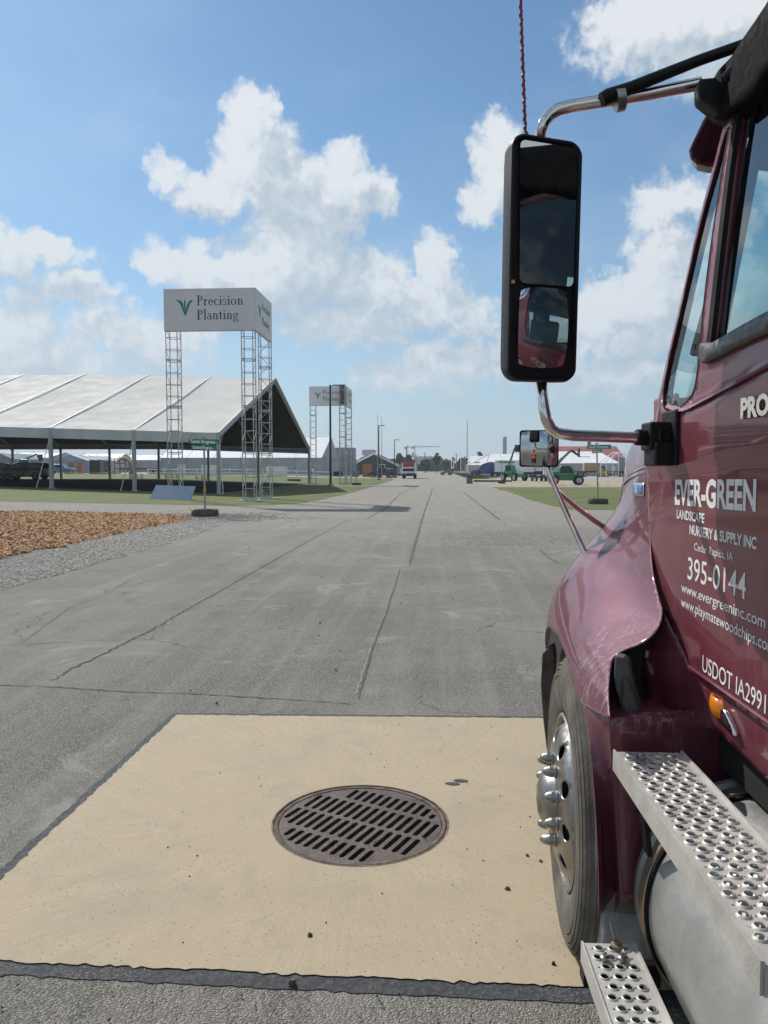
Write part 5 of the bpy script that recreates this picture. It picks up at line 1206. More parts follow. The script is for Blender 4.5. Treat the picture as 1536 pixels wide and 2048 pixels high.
def g_hood(y, z): return (2 * g_raw(y, z) + g_raw(y - .09, z) + g_raw(y + .09, z) + g_raw(y, z - .04) + g_raw(y, min(z + .04, 1.88))) / 6
def sst(a, b, x):
    t = max(0, min(1, (x - a) / (b - a))); return t * t * (3 - 2 * t)
def g_door(y, z):
    x = .78 + .11 * max(0, z - 1.95) + .008 * min(1.8, max(0, (y - 2.3) / .3)) ** 2
    zc = 1.885 + .11 * (2.14 - y) + .55 * max(0, y - 2.25) ** 1.5
    x -= .010 * sst(.012, -.012, z - zc)
    z2 = 1.712 + .06 * (2.14 - y)
    x += .008 * sst(.012, -.012, z - z2)
    return x + .004 * math.sin((z - 1.1) * 3)
def g_sill(y, z): return .786 + .9 * max(0, 1.11 - z) ** 2 * 1.6 + .02 * max(0, (y - 2.2) / .3)
def hit(px, py, g):
    d = trayd(px, py); lo = .5; f = lambda t: d[0] * t - g(d[1] * t, H + d[2] * t)
    t = 1.0; prev = t
    while t < 6:
        if f(t) > 0: break
        prev = t; t += .02
    for _ in range(30):
        m = (prev + t) / 2
        if f(m) > 0: t = m
        else: prev = m
    return (d[1] * t, H + d[2] * t)
def HP(g, *a): return [hit(a[i], a[i + 1], g) for i in range(0, len(a), 2)]
def smooth_loop(pts, n=4, closed=True):
    """Catmull-Rom through 2-D points"""
    o = []; L = len(pts); rg = range(L) if closed else range(L - 1)
    for i in rg:
        p = [np.array(pts[(i + k) % L] if closed else pts[max(0, min(L - 1, i + k))]) for k in (-1, 0, 1, 2)]
        for j in range(n):
            t = j / n; o.append(tuple(.5 * (2 * p[1] + (p[2] - p[0]) * t + (2 * p[0] - 5 * p[1] + 4 * p[2] - p[3]) * t * t + (3 * p[1] - p[0] - 3 * p[2] + p[3]) * t ** 3)))
    if not closed: o.append(tuple(pts[-1]))
    return o
def dens(poly, step):
    o = []
    for i in range(len(poly)):
        a = Vector(poly[i]); b = Vector(poly[(i + 1) % len(poly)]); k = max(1, int((b - a).length / step))
        o += [tuple(a + (b - a) * j / k) for j in range(k)]
    return o
def panel(name, poly, g, mat, parent=None, step=.02, thick=.010, holes=(), off=0.0, smooth='full', xs=None):
    poly = dens(poly, step * 1.2); holes = [dens(h, step * 1.2) for h in holes]
    pts = [Vector(p) for p in poly]; e = [(i, (i + 1) % len(poly)) for i in range(len(poly))]
    for h in holes:
        b = len(pts); pts += [Vector(p) for p in h]; e += [(b + i, b + (i + 1) % len(h)) for i in range(len(h))]
    a = np.array(poly); y0, z0 = a.min(0); y1, z1 = a.max(0)
    gy, gz = np.meshgrid(np.arange(y0 + step / 2, y1, step), np.arange(z0 + step / 2, z1, step * .87)); gy = gy + (np.arange(gy.shape[0]) % 2)[:, None] * step / 2
    q = np.stack([gy.ravel(), gz.ravel()], 1); ok = inpv(q, poly)
    for h in holes: ok &= ~inpv(q, h)
    al = np.array([tuple(p) for p in pts]); q = q[ok]
    if len(q): q = q[np.array([np.min(np.sum((al - p) ** 2, 1)) > (step * .55) ** 2 for p in q])]
    pts += [Vector(p) for p in q]
    vs, _, fs, _, _, _ = delaunay_2d_cdt(pts, e, [], 1, 1e-7)
    cen = np.array([tuple(sum((vs[i] for i in f), Vector((0, 0))) / len(f)) for f in fs]); ok = inpv(cen, poly)
    for h in holes: ok &= ~inpv(cen, h)
    mb = MB(); mb.v = [(g(v.x, v.y) + off, v.x, v.y) for v in vs]; mb.f = [tuple(f)[::-1] for f, k in zip(fs, ok) if k]
    return tb(mb, name, mat, parent, smooth=smooth, solid=thick, fix=False)
def band(name, pts, w, g, mat, parent=None, off=-.004, h=.006, closed=False):
    """a moulding of width w that follows a line lying on surface g"""
    mb = MB(); n = len(pts); V = [Vector(p) for p in pts]
    for i in range(n):
        a = V[(i - 1) % n] if closed or i else V[0]; b = V[(i + 1) % n] if closed or i < n - 1 else V[-1]; t = (b - a).normalized(); nn = Vector((-t.y, t.x)) * w / 2
        l, r = V[i] + nn, V[i] - nn
        mb.v += [(g(*l) + off + h, l.x, l.y), (g(*l) + off, l.x * .92 + r.x * .08, l.y * .92 + r.y * .08), (g(*r) + off, r.x * .92 + l.x * .08, r.y * .92 + l.y * .08), (g(*r) + off + h, r.x, r.y)]
    for i in range(n if closed else n - 1):
        j = (i + 1) % n
        for k in range(3): mb.f.append((4 * i + k, 4 * i + k + 1, 4 * j + k + 1, 4 * j + k))
    return tb(mb, name, mat, parent, smooth=30)

# hood with the flared fender
rear = HP(g_hood, 1297, 878, 1295, 960, 1299, 1060, 1305, 1140, 1316, 1190, 1324, 1220, 1321, 1245, 1306, 1270, 1280, 1288, 1250, 1300, 1230, 1312, 1222, 1330, 1218, 1360, 1217, 1400, 1220, 1436)
rear = smooth_loop(rear, 4, closed=False)
low = HP(g_hood, 1205, 1430, 1185, 1419, 1165, 1408, 1152, 1386, 1140, 1337, 1129, 1303, 1117, 1273)
arch = [(3.12, 1.06), (3.22, 1.03), (3.30, .96), (3.38, .86), (3.42, .75), (3.44, .6), (3.46, .45)]
hood_poly = [(2.72, 1.88)] + rear + low + arch + [(4.1, .45), (4.14, 1.0), (4.14, 1.88)]
hood = panel('hood', hood_poly, g_hood, maroond, step=.013, thick=.003)
mb = MB(); ys = [2.7, 3.0, 3.3, 3.6, 3.9, 4.14]                      # hood top and the far side
for y in ys:
    e = g_hood(y, 1.88)
    for s in (0, .12, .3, .55, .8, 1): x = e + (1.83 - e) * s; mb.v.append((x, y, 1.88 + (.10 - .06 * (y - 2.7)) * math.sin(s * math.pi / 2)))
for i in range(len(ys) - 1):
    for j in range(5): a = i * 6 + j; mb.f.append((a, a + 1, a + 7, a + 6))
m2 = MB(); m2.v = list(mb.v) + [(3.66 - x, y, z) for x, y, z in mb.v]; k = len(mb.v); m2.f = mb.f + [tuple(k + i for i in f[::-1]) for f in mb.f]
tb(m2, 'hood_top', maroon, hood, smooth='full')
mb = MB(); mb.v = []; gy = np.linspace(2.3, 4.14, 24); gz = np.linspace(.5, 1.88, 24)
for y in gy:
    for z in gz: mb.v.append((3.66 - g_hood(y, z), y, z))
for i in range(23):
    for j in range(23):
        if math.hypot(gy[i] - 2.72, gz[j] - .52) > .62: a = i * 24 + j; mb.f.append((a, a + 24, a + 25, a + 1))
tb(mb, 'far_fender', maroon, hood, smooth='full', solid=.012, fix=False)
mb = MB(); mb.b2(1.20, 2.46, 2.9, 3.75, .5, 1.5); mb.b2(.92, 2.74, 2.78, 2.86, .6, 1.75); tb(mb, 'engine_bay', inner)
# black recess behind the fender with its latch
mb = MB(); mb.b2(.845, .90, 2.0, 2.80, .97, 1.60); mb.b2(.86, 1.3, 1.2, 2.6, .86, 1.0); tb(mb, 'recess_liner', inner)
mb = MB(); mb.prism([(.56, .90), (.58, 1.07), (.64, 1.14), (.685, 1.17), (.685, .90)], Matrix(((1, 0, 0, 0), (0, 0, 1, 2.36), (0, 1, 0, 0), (0, 0, 0, 1))), .03); tb(mb, 'recess_back', inner)
mb = MB(); mb.b2(.838, .86, 2.58, 2.80, 1.5, 1.95); mb.b2(.86, 1.3, 2.76, 2.78, 1.5, 1.95); tb(mb, 'cowl_side', maroon, bevel=.01)
crs = smooth_loop(HP(g_hood, 1248, 968, 1258, 957, 1270, 950, 1283, 945, 1296, 942), 5, False)
band('hood_crease', crs, .014, g_hood, maroon, hood, off=-.006, h=.006); band('hood_groove', [(y, z + .011) for y, z in crs], .005, g_hood, rubber, hood, off=-.001, h=.001)
lt = [(1229, 1312), (1247, 1316), (1258, 1325), (1262, 1350), (1270, 1385), (1280, 1418), (1282, 1434), (1268, 1441), (1251, 1441), (1243, 1420), (1238, 1396), (1232, 1380), (1228, 1350)]
pl = [tp(a, b, 2.22) for a, b in lt]; mb = MB(); n = len(pl); mb.v = [tuple(p) for p in pl] + [(x + .02, y + .05, z) for x, y, z in pl]; mb.f = [tuple(range(n)), tuple(range(n, 2 * n))[::-1]] + [(i, (i + 1) % n, n + (i + 1) % n, n + i) for i in range(n)]
latch = tb(mb, 'hood_latch', material('latch_plastic', (.10, .105, .11), .45, 0, .2, 10), bevel=.006)
lt = [(1246, 1362), (1253, 1357), (1260, 1362), (1263, 1380), (1270, 1392), (1276, 1415), (1277, 1430), (1262, 1434), (1250, 1428), (1243, 1400), (1247, 1390)]
pl = [tp(a, b, 2.2) for a, b in lt]; mb = MB(); n = len(pl); mb.v = [tuple(p) for p in pl] + [(x + .008, y + .022, z) for x, y, z in pl]; mb.f = [tuple(range(n)), tuple(range(n, 2 * n))[::-1]] + [(i, (i + 1) % n, n + (i + 1) % n, n + i) for i in range(n)]
tb(mb, 'latch_handle', material('latch_grey', (.055, .058, .06), .4), latch, bevel=.004)
# emblem on the hood
e = HP(g_hood, 1268, 965, 1290, 966, 1289, 993, 1269, 990); em = panel('emblem', e, g_hood, chrome, hood, step=.01, thick=.003, off=-.005)
c_ = np.mean(np.array(e), 0); panel('emblem_field', [tuple(c_ + (np.array(p) - c_) * (.86, .72)) for p in e], g_hood, M_('emblem_blue', (.04, .17, .38), .3), em, step=.01, thick=.001, off=-.0068)
mb = MB()
for k in range(4):
    y = c_[0] + (k - 1.5) * .018; mb.box((g_hood(y, c_[1]) - .0085, y, c_[1] + .002), (.001, .006, .034))
tb(mb, 'emblem_letters', M_('emblem_pale', (.45, .55, .62), .4), em)

# cab side with door
up = HP(g_door, 1292, 884, 1299, 872, 1309, 850, 1314, 820, 1319, 785, 1334, 715, 1350, 648, 1374, 545, 1399, 435, 1426, 333, 1452, 232)
vent = smooth_loop(HP(g_door, 1429, 345, 1403, 440, 1378, 548, 1355, 650, 1338, 722, 1327, 784, 1326, 806, 1332, 820, 1345, 821, 1368, 809, 1384, 790, 1393, 755, 1401, 680, 1409, 595, 1421, 498, 1436, 395, 1449, 310, 1458, 258, 1448, 275), 3)
winp = HP(g_door, 1479, 224, 1460, 365, 1441, 530, 1424, 684, 1437, 683, 1491, 651, 1536, 627) + [(1.45, 2.055), (1.30, 2.10), (1.22, 2.2), (1.22, 2.62), (1.28, 2.70), (1.4, 2.72)]
win = winp
zt = 2.86
cowl = HP(g_door, 1294, 955, 1297, 1040, 1304, 1130, 1316, 1194)
diag = HP(g_door, 1334, 1238, 1350, 1270, 1366, 1302)
dbot = HP(g_door, 1381, 1331, 1440, 1372, 1500, 1414, 1536, 1439)
door_poly = up + [(2.02, zt), (.80, zt), (.80, 1.14)] + [(1.3, 1.142)] + dbot[::-1] + diag[::-1] + cowl[::-1]
door = panel('door', door_poly, g_door, maroon, step=.025, thick=.03, holes=[vent, win])
vg = panel('quarter_glass', vent, g_door, glass, door, step=.03, thick=0, off=.006)
band('quarter_seal', vent, .007, g_door, rubber, door, off=-.001, h=.003, closed=True)
wg = panel('window_glass', win, lambda y, z: .795 + .11 * max(0, z - 1.95), glass, door, step=.05, thick=0)
band('window_seal', smooth_loop(HP(g_door, 1476, 226, 1457, 365, 1438, 530, 1421, 688), 4, False), .038, g_door, rubber, door, off=-.006, h=.012)
sill = HP(g_door, 1411, 686, 1437, 685, 1491, 653, 1536, 629) + [(1.45, 2.06), (1.2, 2.09), (1.2, 2.04), (1.45, 2.005)] + HP(g_door, 1536, 668, 1480, 694, 1416, 727, 1408, 712)
panel('window_sill', sill, g_door, material('sill_plastic', (.045, .045, .045), .38, 0, .2, 12), door, step=.02, thick=.02, off=-.016)
band('body_crease', [(y, 1.885 + .11 * (2.14 - y) + .55 * max(0, y - 2.25) ** 1.5) for y in np.linspace(.85, 2.44, 40)], .012, g_door, maroon, door, off=-.009, h=.007)
cov = HP(g_door, 1450, 160, 1462, 140, 1490, 112, 1512, 78, 1536, 45, 1560, 10) + [(1.35, 2.95), (1.35, 2.80)] + HP(g_door, 1536, 188, 1500, 206, 1478, 226, 1462, 240, 1450, 236)
panel('bracket_cover', cov, lambda y, z: g_door(y, min(z, 2.86)) - .035, material('matte_black', (.008, .008, .009), .85, 0, .2, 20, spec=.05), door, step=.04, thick=.02)
band('window_top_trim', [(win[0][0] + .02, win[0][1] + .06), (2.0, win[0][1] + .08), (1.6, 2.80), (1.25, 2.80)], .17, g_door, bpy.data.materials['matte_black'], door, off=-.006, h=.03)
# lettering laid on the door skin
def door_text(txt, pl, bl, pr, br, cap, bold=0.0, mat=decal, off=-.0009, name='lettering'):
    (ya, za), (yb, zb_) = hit(pl, bl, g_door), hit(pr, br, g_door)
    v, f = text_mesh(txt, 1.0, bold=bold, res=5)
    L = v[:, 0].max(); ch = .73; mb = MB()
    for a, b, _ in v:
        t = a / L; y = ya + (yb - ya) * t; z = za + (zb_ - za) * t + b / ch * cap; mb.v.append((g_door(y, z) + off, y, z))
    mb.f = f
    return tb(mb, name, mat, door, fix=False)
door_text('EVER-GREEN', 1350, 1007, 1512, 1021, .074, .034)
door_text('LANDSCAPE', 1354, 1036, 1409, 1046, .027, .026)
door_text('NURSERY & SUPPLY INC', 1379.5, 1068, 1513, 1098, .028, .026)
door_text('Cedar Rapids, IA', 1389, 1100, 1466, 1122, .022)
door_text('395-0144', 1375.5, 1157, 1492, 1199, .066, .005)
door_text('www.evergreeninc.com', 1363, 1183, 1531, 1257, .030, .004)
door_text('www.playmatewoodchips.com', 1362.5, 1212, 1549, 1309, .030, .002)
door_text('USDOT IA299157', 1405, 1341, 1562, 1449, .046, .002)
(yb0, zb0) = hit(1491, 836, g_door)
v, f = text_mesh('PROSTAR', .063, bold=.003, wscale=1.22); mb = MB(); nv = len(v); Z0 = zb0
mb.v = [(g_door(yb0 - a, Z0 + b) - .012, yb0 - a, Z0 + b) for a, b, _ in v] + [(g_door(yb0 - a, Z0 + b) - .001, yb0 - a, Z0 + b) for a, b, _ in v]
mb.f = list(f)
from collections import Counter
ec = Counter(); 
for q in f:
    for i in range(len(q)): ec[frozenset((q[i], q[(i + 1) % len(q)]))] += 1
for q in f:
    for i in range(len(q)):
        a, b = q[i], q[(i + 1) % len(q)]
        if ec[frozenset((a, b))] == 1: mb.f.append((a, b, nv + b, nv + a))
tb(mb, 'badge', chrome, door, fix=False)
# cowl side and sill below the door
g_cowl = lambda y, z: .795 + .55 * max(0, 1.16 - z) ** 2 - .105 * sst(2.12, 2.5, y) * sst(1.30, 1.12, z)
cp = HP(g_cowl, 1319, 1204, 1328, 1228, 1324, 1252, 1311, 1272, 1300, 1283, 1292, 1300, 1291, 1345, 1300, 1395, 1315, 1436, 1332, 1452, 1430, 1458)
sp_ = HP(g_cowl, 1536, 1560) + [(1.2, 1.0), (.8, 1.0), (.8, 1.128), (1.3, 1.128)] + HP(g_cowl, 1536, 1446, 1500, 1421, 1440, 1379, 1381, 1337, 1367, 1305, 1351, 1273, 1335, 1241)
panel('cowl_panel', smooth_loop(cp[:9], 3, False) + cp[9:] + sp_, g_cowl, maroon, step=.02, thick=.012)
mb = MB(); mb.tube([(g_door(*p) - .002, p[0], p[1] - .004) for p in dbot + [(1.3, 1.138), (.8, 1.138)]], .006, 6); tb(mb, 'door_edge', maroon, door)
# marker lamp with its chrome bezel
lp = smooth_loop(HP(g_cowl, 1417, 1388, 1424, 1385, 1440, 1398, 1452, 1412, 1452, 1434, 1447, 1438, 1430, 1432, 1418, 1415), 3)
lens = panel('marker_lens', lp, lambda y, z: g_cowl(y, z) - .018 + 9 * ((y - np.mean([p[0] for p in lp])) ** 2 + (z - np.mean([p[1] for p in lp])) ** 2), amber, step=.008, thick=.012)
lc = smooth_loop(HP(g_cowl, 1453, 1418, 1461, 1425, 1474, 1452, 1481, 1472, 1474, 1470, 1460, 1455, 1452, 1440), 3)
panel('lamp_bezel', lc, lambda y, z: g_cowl(y, z) - .014, chrome, step=.01, thick=.012)

# roof, rear wall, far side, interior
roofp = MB(); S = [(.885, 2.855), (.94, 2.885), (1.08, 2.92), (1.4, 2.96), (1.83, 2.98), (2.26, 2.96), (2.58, 2.92), (2.72, 2.885), (2.775, 2.855)]
for y, dz in ((2.10, -.03), (1.9, 0), (1.3, .02), (.80, 0)):
    for x, z in S: roofp.v.append((x, y, z + dz if z > 2.87 else z))
for i in range(3):
    for j in range(8): a = i * 9 + j; roofp.f.append((a, a + 1, a + 10, a + 9))
tb(roofp, 'roof', maroon, smooth='full', solid=.03)
mb = MB(); mb.b2(.80, 2.86, .80, .83, 1.14, 2.0); mb.b2(.86, 2.80, .80, .83, 2.55, 2.9); mb.b2(.80, 1.1, .80, .83, 2.0, 2.55); mb.b2(2.56, 2.86, .80, .83, 2.0, 2.55); tb(mb, 'rear_wall', maroon)
mb = MB(); mb.b2(2.85, 2.88, .8, 2.6, 1.14, 2.0); mb.b2(2.80, 2.84, .8, 2.1, 2.68, 2.86); mb.b2(2.82, 2.86, .8, 1.2, 2.0, 2.68); tb(mb, 'far_door', maroon)
mb = MB(); mb.tube([(2.85, 2.52, 1.95), (2.79, 2.18, 2.75)], .05, 6); mb.b2(.95, 2.72, 2.04, 2.08, 2.80, 2.84); tb(mb, 'far_pillar', maroon)
itr = M_('cab_interior', (.055, .055, .058), .8); itg = M_('seat_fabric', (.08, .08, .085), .9)
mb = MB(); mb.b2(.84, 2.82, .85, 2.5, 1.15, 1.25); mb.b2(.84, 2.82, 2.25, 2.62, 1.25, 1.93); mb.b2(1.15, 1.7, 2.12, 2.4, 1.7, 2.02); tb(mb, 'dashboard', itr, bevel=.02)
mb = MB(); mb.b2(.86, 2.8, .9, 2.12, 2.80, 2.84); tb(mb, 'headliner', M_('headliner', (.16, .16, .16), .9))
for xc in (1.2, 2.45):
    mb = MB(); mb.b2(xc - .25, xc + .25, 1.2, 1.75, 1.5, 1.66); mb.box((xc, 1.15, 1.98), (.5, .16, .75), rx=-.15); mb.box((xc, 1.08, 2.44), (.3, .12, .2), rx=-.1); tb(mb, 'seat', itg, bevel=.04)
mb = MB(); sw = Matrix.Translation((1.2, 1.98, 1.98)) @ Matrix.Rotation(R(-35), 4, 'X'); ring = [tuple(sw @ Vector((.22 * math.cos(a), .22 * math.sin(a), 0))) for a in [2 * math.pi * k / 28 for k in range(29)]]
mb.tube(ring, .016, 6, cap=False); mb.tube([tuple(sw @ Vector((-.2, 0, 0))), tuple(sw @ Vector((.2, 0, 0)))], .018, 6); mb.tube([tuple(sw @ Vector((0, 0, 0))), (1.2, 2.3, 1.8)], .03, 6); tb(mb, 'steering_wheel', blackp, smooth=30)
def ws(s, z):                                                       # windscreen surface: s 0..1 across, bulging forward
    x = .83 + .11 * (z - 1.95) + s * (2 * (1.83 - .83 - .11 * (z - 1.95))); y = 2.53 - .42 * (z - 1.95) / .9 * 1.0 + .20 * math.sin(math.pi * s); return (x, y, z)
mb = MB()
for i in range(17):
    for j in range(9): mb.v.append(ws(.02 + .96 * i / 16, 1.92 + .90 * j / 8))
for i in range(16):
    for j in range(8): a = i * 9 + j; mb.f.append((a, a + 1, a + 10, a + 9))
tb(mb, 'windscreen', wglass, smooth='full', fix=False)
mb = MB()                                                            # inner A-pillar trim
def on_ws(px, py):
    y = 2.4
    for _ in range(8):
        p = tp(px, py, y); x0 = .83 + .11 * (p[2] - 1.95); sx = max(0, min(1, (p[0] - x0) / (2 * (1.83 - x0)))); y = .5 * y + .5 * (ws(sx, p[2])[1] - .04)
    return tp(px, py, y)
for j in range(9):
    b = Vector(on_ws(1514 - 76 * (1 - j / 8), 320 + 390 * (1 - j / 8))); a = Vector(ws(.0, b.z)); mb.v += [tuple(a + Vector((.0, -.03, 0))), tuple(b)]
for j in range(8): mb.f.append((2 * j, 2 * j + 1, 2 * j + 3, 2 * j + 2))
tb(mb, 'pillar_trim', itr, solid=.02)
mb = MB()
for i in range(17): a = Vector(ws(i / 16, on_ws(1520, 338)[2])); b = Vector(ws(i / 16, 2.86)); mb.v += [(a.x, a.y - .03, a.z), (b.x, b.y - .02, b.z)]
for i in range(16): mb.f.append((2 * i, 2 * i + 1, 2 * i + 3, 2 * i + 2))
tb(mb, 'windscreen_header', itr, solid=.02)
mb = MB()                                                            # cowl under the windscreen
for i in range(13):
    s = i / 12; a = Vector(ws(s, 1.93)); mb.v += [tuple(a), (a.x, 2.72 + .1 * math.sin(math.pi * s), 1.86 + .08 * math.sin(math.pi * s)), (a.x, 2.74 + .1 * math.sin(math.pi * s), 1.5)]
for i in range(12):
    for j in range(2): mb.f.append((3 * i + j, 3 * i + j + 1, 3 * i + j + 4, 3 * i + j + 3))
tb(mb, 'cowl_top', blackp)
# drip rail, mirror bracket and sun visor
vis = [(1441, 196), (1424, 208), (1404, 240), (1387, 276), (1377, 299), (1379, 315), (1392, 326), (1412, 331), (1432, 332), (1446, 292), (1460, 238)]
pl = [tp(a, b, 2.42) for a, b in vis]; mb = MB(); n = len(pl)
mb.v = [tuple(p) for p in pl] + [(x + .03, y + .07, z) for x, y, z in pl]; mb.f = [tuple(range(n)), tuple(range(n, 2 * n))[::-1]] + [(i, (i + 1) % n, n + (i + 1) % n, n + i) for i in range(n)]
visor = tb(mb, 'sun_visor', material('visor_paint', (.055, .012, .018), .25, 0, .1, 6, coat=.6), bevel=.01)
mb = MB()
for i in range(13):
    s = i / 12; x = .93 + 1.8 * s; yb = 2.45 + .18 * math.sin(math.pi * s); mb.v += [(x, yb - .16, 2.93), (x, yb, 2.90), (x, yb + .05, 2.74)]
for i in range(12):
    for j in range(2): mb.f.append((3 * i + j, 3 * i + j + 1, 3 * i + j + 4, 3 * i + j + 3))
tb(mb, 'visor_blade', MT.get('visor_blade') or bpy.data.materials['visor_paint'], visor, smooth='full', solid=.012)
br = [(1398, 156), (1434, 152), (1440, 163), (1452, 150), (1470, 138), (1496, 116), (1508, 92), (1536, 60), (1560, 40), (1600, 30), (1600, 200), (1536, 186), (1508, 200), (1486, 222), (1462, 236), (1440, 228), (1418, 208), (1398, 192)]
pl = [tp(a, b, 2.20) for a, b in br]; mb = MB(); n = len(pl)
mb.v = [tuple(p) for p in pl] + [(x + .01, y + .07, z) for x, y, z in pl]; mb.f = [tuple(range(n)), tuple(range(n, 2 * n))[::-1]] + [(i, (i + 1) % n, n + (i + 1) % n, n + i) for i in range(n)]
brk = tb(mb, 'mirror_bracket', blackp, bevel=.012)
mb = MB(); mb.tube([tp(1448, 160, 2.17), tp(1470, 140, 2.16), tp(1500, 108, 2.16), tp(1536, 78, 2.16), tp(1600, 40, 2.15)], [.014, .018, .02, .02, .02], 8); mb.tube([tp(1452, 186, 2.17), tp(1490, 178, 2.16), tp(1520, 150, 2.16), tp(1560, 120, 2.15)], .012, 8); tb(mb, 'bracket_rib', blackp, brk, smooth=40)

# main mirror on its stainless arms
def rrect(w, h, r, n=5, top=0.0):
    o = []
    for cx, cy, a0 in ((w / 2 - r, h / 2 - r, 0), (-w / 2 + r, h / 2 - r, 90), (-w / 2 + r, -h / 2 + r, 180), (w / 2 - r, -h / 2 + r, 270)):
        for i in range(n + 1): a = math.radians(a0 + 90 * i / n); o.append((cx + r * math.cos(a), cy + r * math.sin(a)))
    return o
AM = R(13); MC = Vector((.372, 2.33, 2.315))
MM = Matrix.Translation(MC) @ Matrix(((math.cos(AM), 0, math.sin(AM), 0), (math.sin(AM), 0, -math.cos(AM), 0), (0, 1, 0, 0), (0, 0, 0, 1)))   # local x across, y up, z out of the glass
MM = MM @ Matrix.Rotation(R(-.2), 4, 'Z') @ Matrix.Rotation(R(2.8), 4, 'X')
WM, HM = .228, .708
def loft(mb, loops, M, cap0=True, cap1=True):
    b = len(mb.v); n = len(loops[0][0])
    for lp_, z in loops: mb.v += [tuple(M @ Vector((x, y, z))) for x, y in lp_]
    for i in range(len(loops) - 1):
        for k in range(n): mb.f.append((b + i * n + k, b + i * n + (k + 1) % n, b + (i + 1) * n + (k + 1) % n, b + (i + 1) * n + k))
    if cap0: mb.f.append(tuple(b + k for k in range(n))[::-1])
    if cap1: mb.f.append(tuple(b + (len(loops) - 1) * n + k for k in range(n)))
def mshape(w, h, r):   # slightly waisted outline, narrower towards the top and bottom
    return [(x * (1 - .05 * (abs(y) / (h / 2)) ** 3) - .006 * (y / h), y - .07 * max(0, x / w) * max(0, y / h) * .8 * (1 if y > 0 else 0)) for x, y in rrect(w, h, r, 8)]
mb = MB(); loft(mb, [(mshape(WM * .55, HM * .86, .05), -.115), (mshape(WM * .86, HM * .95, .05), -.10), (mshape(WM * .99, HM * .995, .045), -.055), (mshape(WM, HM, .04), -.01), (mshape(WM * .985, HM * .99, .038), .004), (mshape(WM * .93, HM * .975, .034), .006), (mshape(WM * .88, HM * .955, .03), -.012)], MM)
house = tb(mb, 'mirror_housing', material('mirror_shell', (.010, .010, .011), .5, 0, .15, 12, spec=.3), smooth=40)
gm = [(x + .006, y + .135) for x, y in rrect(.178, .405, .016)]
gm = [(x + (.010 if x < 0 and y < .05 else 0) * (1 - (y + .07) / .3), y - .07 * max(0, (x + .09)) * (1 if y > .2 else .3)) for x, y in gm]
mb = MB(); mb.add([tuple(MM @ Vector((x, y, -.002))) for x, y in gm], [tuple(range(len(gm)))]); mg = tb(mb, 'main_mirror_glass', mirm, house, fix=False)
mb = MB(); mb.prism([(x * 1.03, y * 1.008 - .001) for x, y in gm], MM @ Matrix.Translation((0, 0, -.012)), .008); tb(mb, 'glass_backing', rubber, house)
cx_ = MB(); cyl = (.004, -.195); nn = 14
for i in range(nn + 1):
    for j in range(nn + 1):
        a, b = (i / nn - .5) * 2, (j / nn - .5) * 2; k = .03; a2 = a * (1 - .0 * b * b); rr = max(abs(a), abs(b)); q = 1 - .10 * (abs(a * b)) ** 3
        cx_.v.append(tuple(MM @ Vector((cyl[0] + .078 * a * q, cyl[1] + .118 * b * q, .006 - .010 * (a * a * .4 + b * b)))))
for i in range(nn):
    for j in range(nn): a = i * (nn + 1) + j; cx_.f.append((a, a + nn + 1, a + nn + 2, a + 1))
tb(cx_, 'convex_mirror_glass', mirm, house, smooth='full', fix=False)
mb = MB(); mb.box(tuple(MM @ Vector((-.096, -.066, .0))), (.012, .006, .010)); tb(mb, 'turn_indicator', amber, house)
mb = MB(); mb.tube([(.378, 2.40, 1.985), (.378, 2.385, 1.94), (.380, 2.35, 1.885), (.387, 2.35, 1.85), (.402, 2.355, 1.822), (.425, 2.36, 1.808), (.47, 2.365, 1.802), (.60, 2.385, 1.798), (.70, 2.40, 1.795)], .0175, 12)
tb(mb, 'lower_arm', chrome, smooth=60)
mb = MB(); up_ = [(.385, 2.39, 2.62), tp(1081, 280, 2.38), tp(1082, 262, 2.36), tp(1088, 246, 2.36), tp(1100, 230, 2.36), tp(1118, 219, 2.355), tp(1145, 212, 2.35), tp(1200, 203, 2.34), tp(1300, 187, 2.32), tp(1402, 167, 2.30)]
mb.tube(up_, .0185, 12); tb(mb, 'upper_arm', chrome, smooth=60)
mb = MB(); mb.tube([tp(1203, 200, 2.31), tp(1216, 193, 2.31), tp(1260, 176, 2.30), tp(1400, 120, 2.26), tp(1480, 92, 2.24), tp(1540, 70, 2.22)], [.020, .022, .017, .015, .015, .015], 10); rod = tb(mb, 'brace_rod', blackp, smooth=60)
mb = MB(); a, b = Vector(tp(1236, 199, 2.315)), Vector(tp(1241, 198, 2.315)); mb.tube([tuple(a + (a - b) * 1.2), tuple(b - (a - b) * 1.2)], .034, 14); tb(mb, 'clamp', alup, rod, smooth=40)
mb = MB(); mb.tube([(.665, 2.395, 1.797), (.74, 2.405, 1.795)], .026, 10); mb.box((.742, 2.41, 1.80), (.085, .10, .085)); mb.box((.775, 2.385, 1.795), (.03, .13, .165)); mb.box((.745, 2.40, 1.745), (.07, .12, .07)); mb.box((.727, 2.36, 1.80), (.012, .03, .05)); tb(mb, 'arm_socket', blackp, bevel=.012)
# red whip antenna
mb = MB(); A0 = Vector((.317, 2.34, 2.64)); A1 = Vector(tp(1039, -60, 2.34)); hel = []
mb.tube([tuple(A0), tuple(A1)], .0042, 8)
for k in range(500): t = k / 499; a = t * 130; p = A0.lerp(A1, t); hel.append((p.x + .0045 * math.cos(a), p.y + .0045 * math.sin(a), p.z))
mb.tube(hel, .0022, 4); mb.lathe([(.012, 0), (.012, .02), (.005, .05)], Matrix.Translation(A0), 10)
tb(mb, 'whip_antenna', M_('antenna_red', (.20, .02, .04), .5), smooth=50)

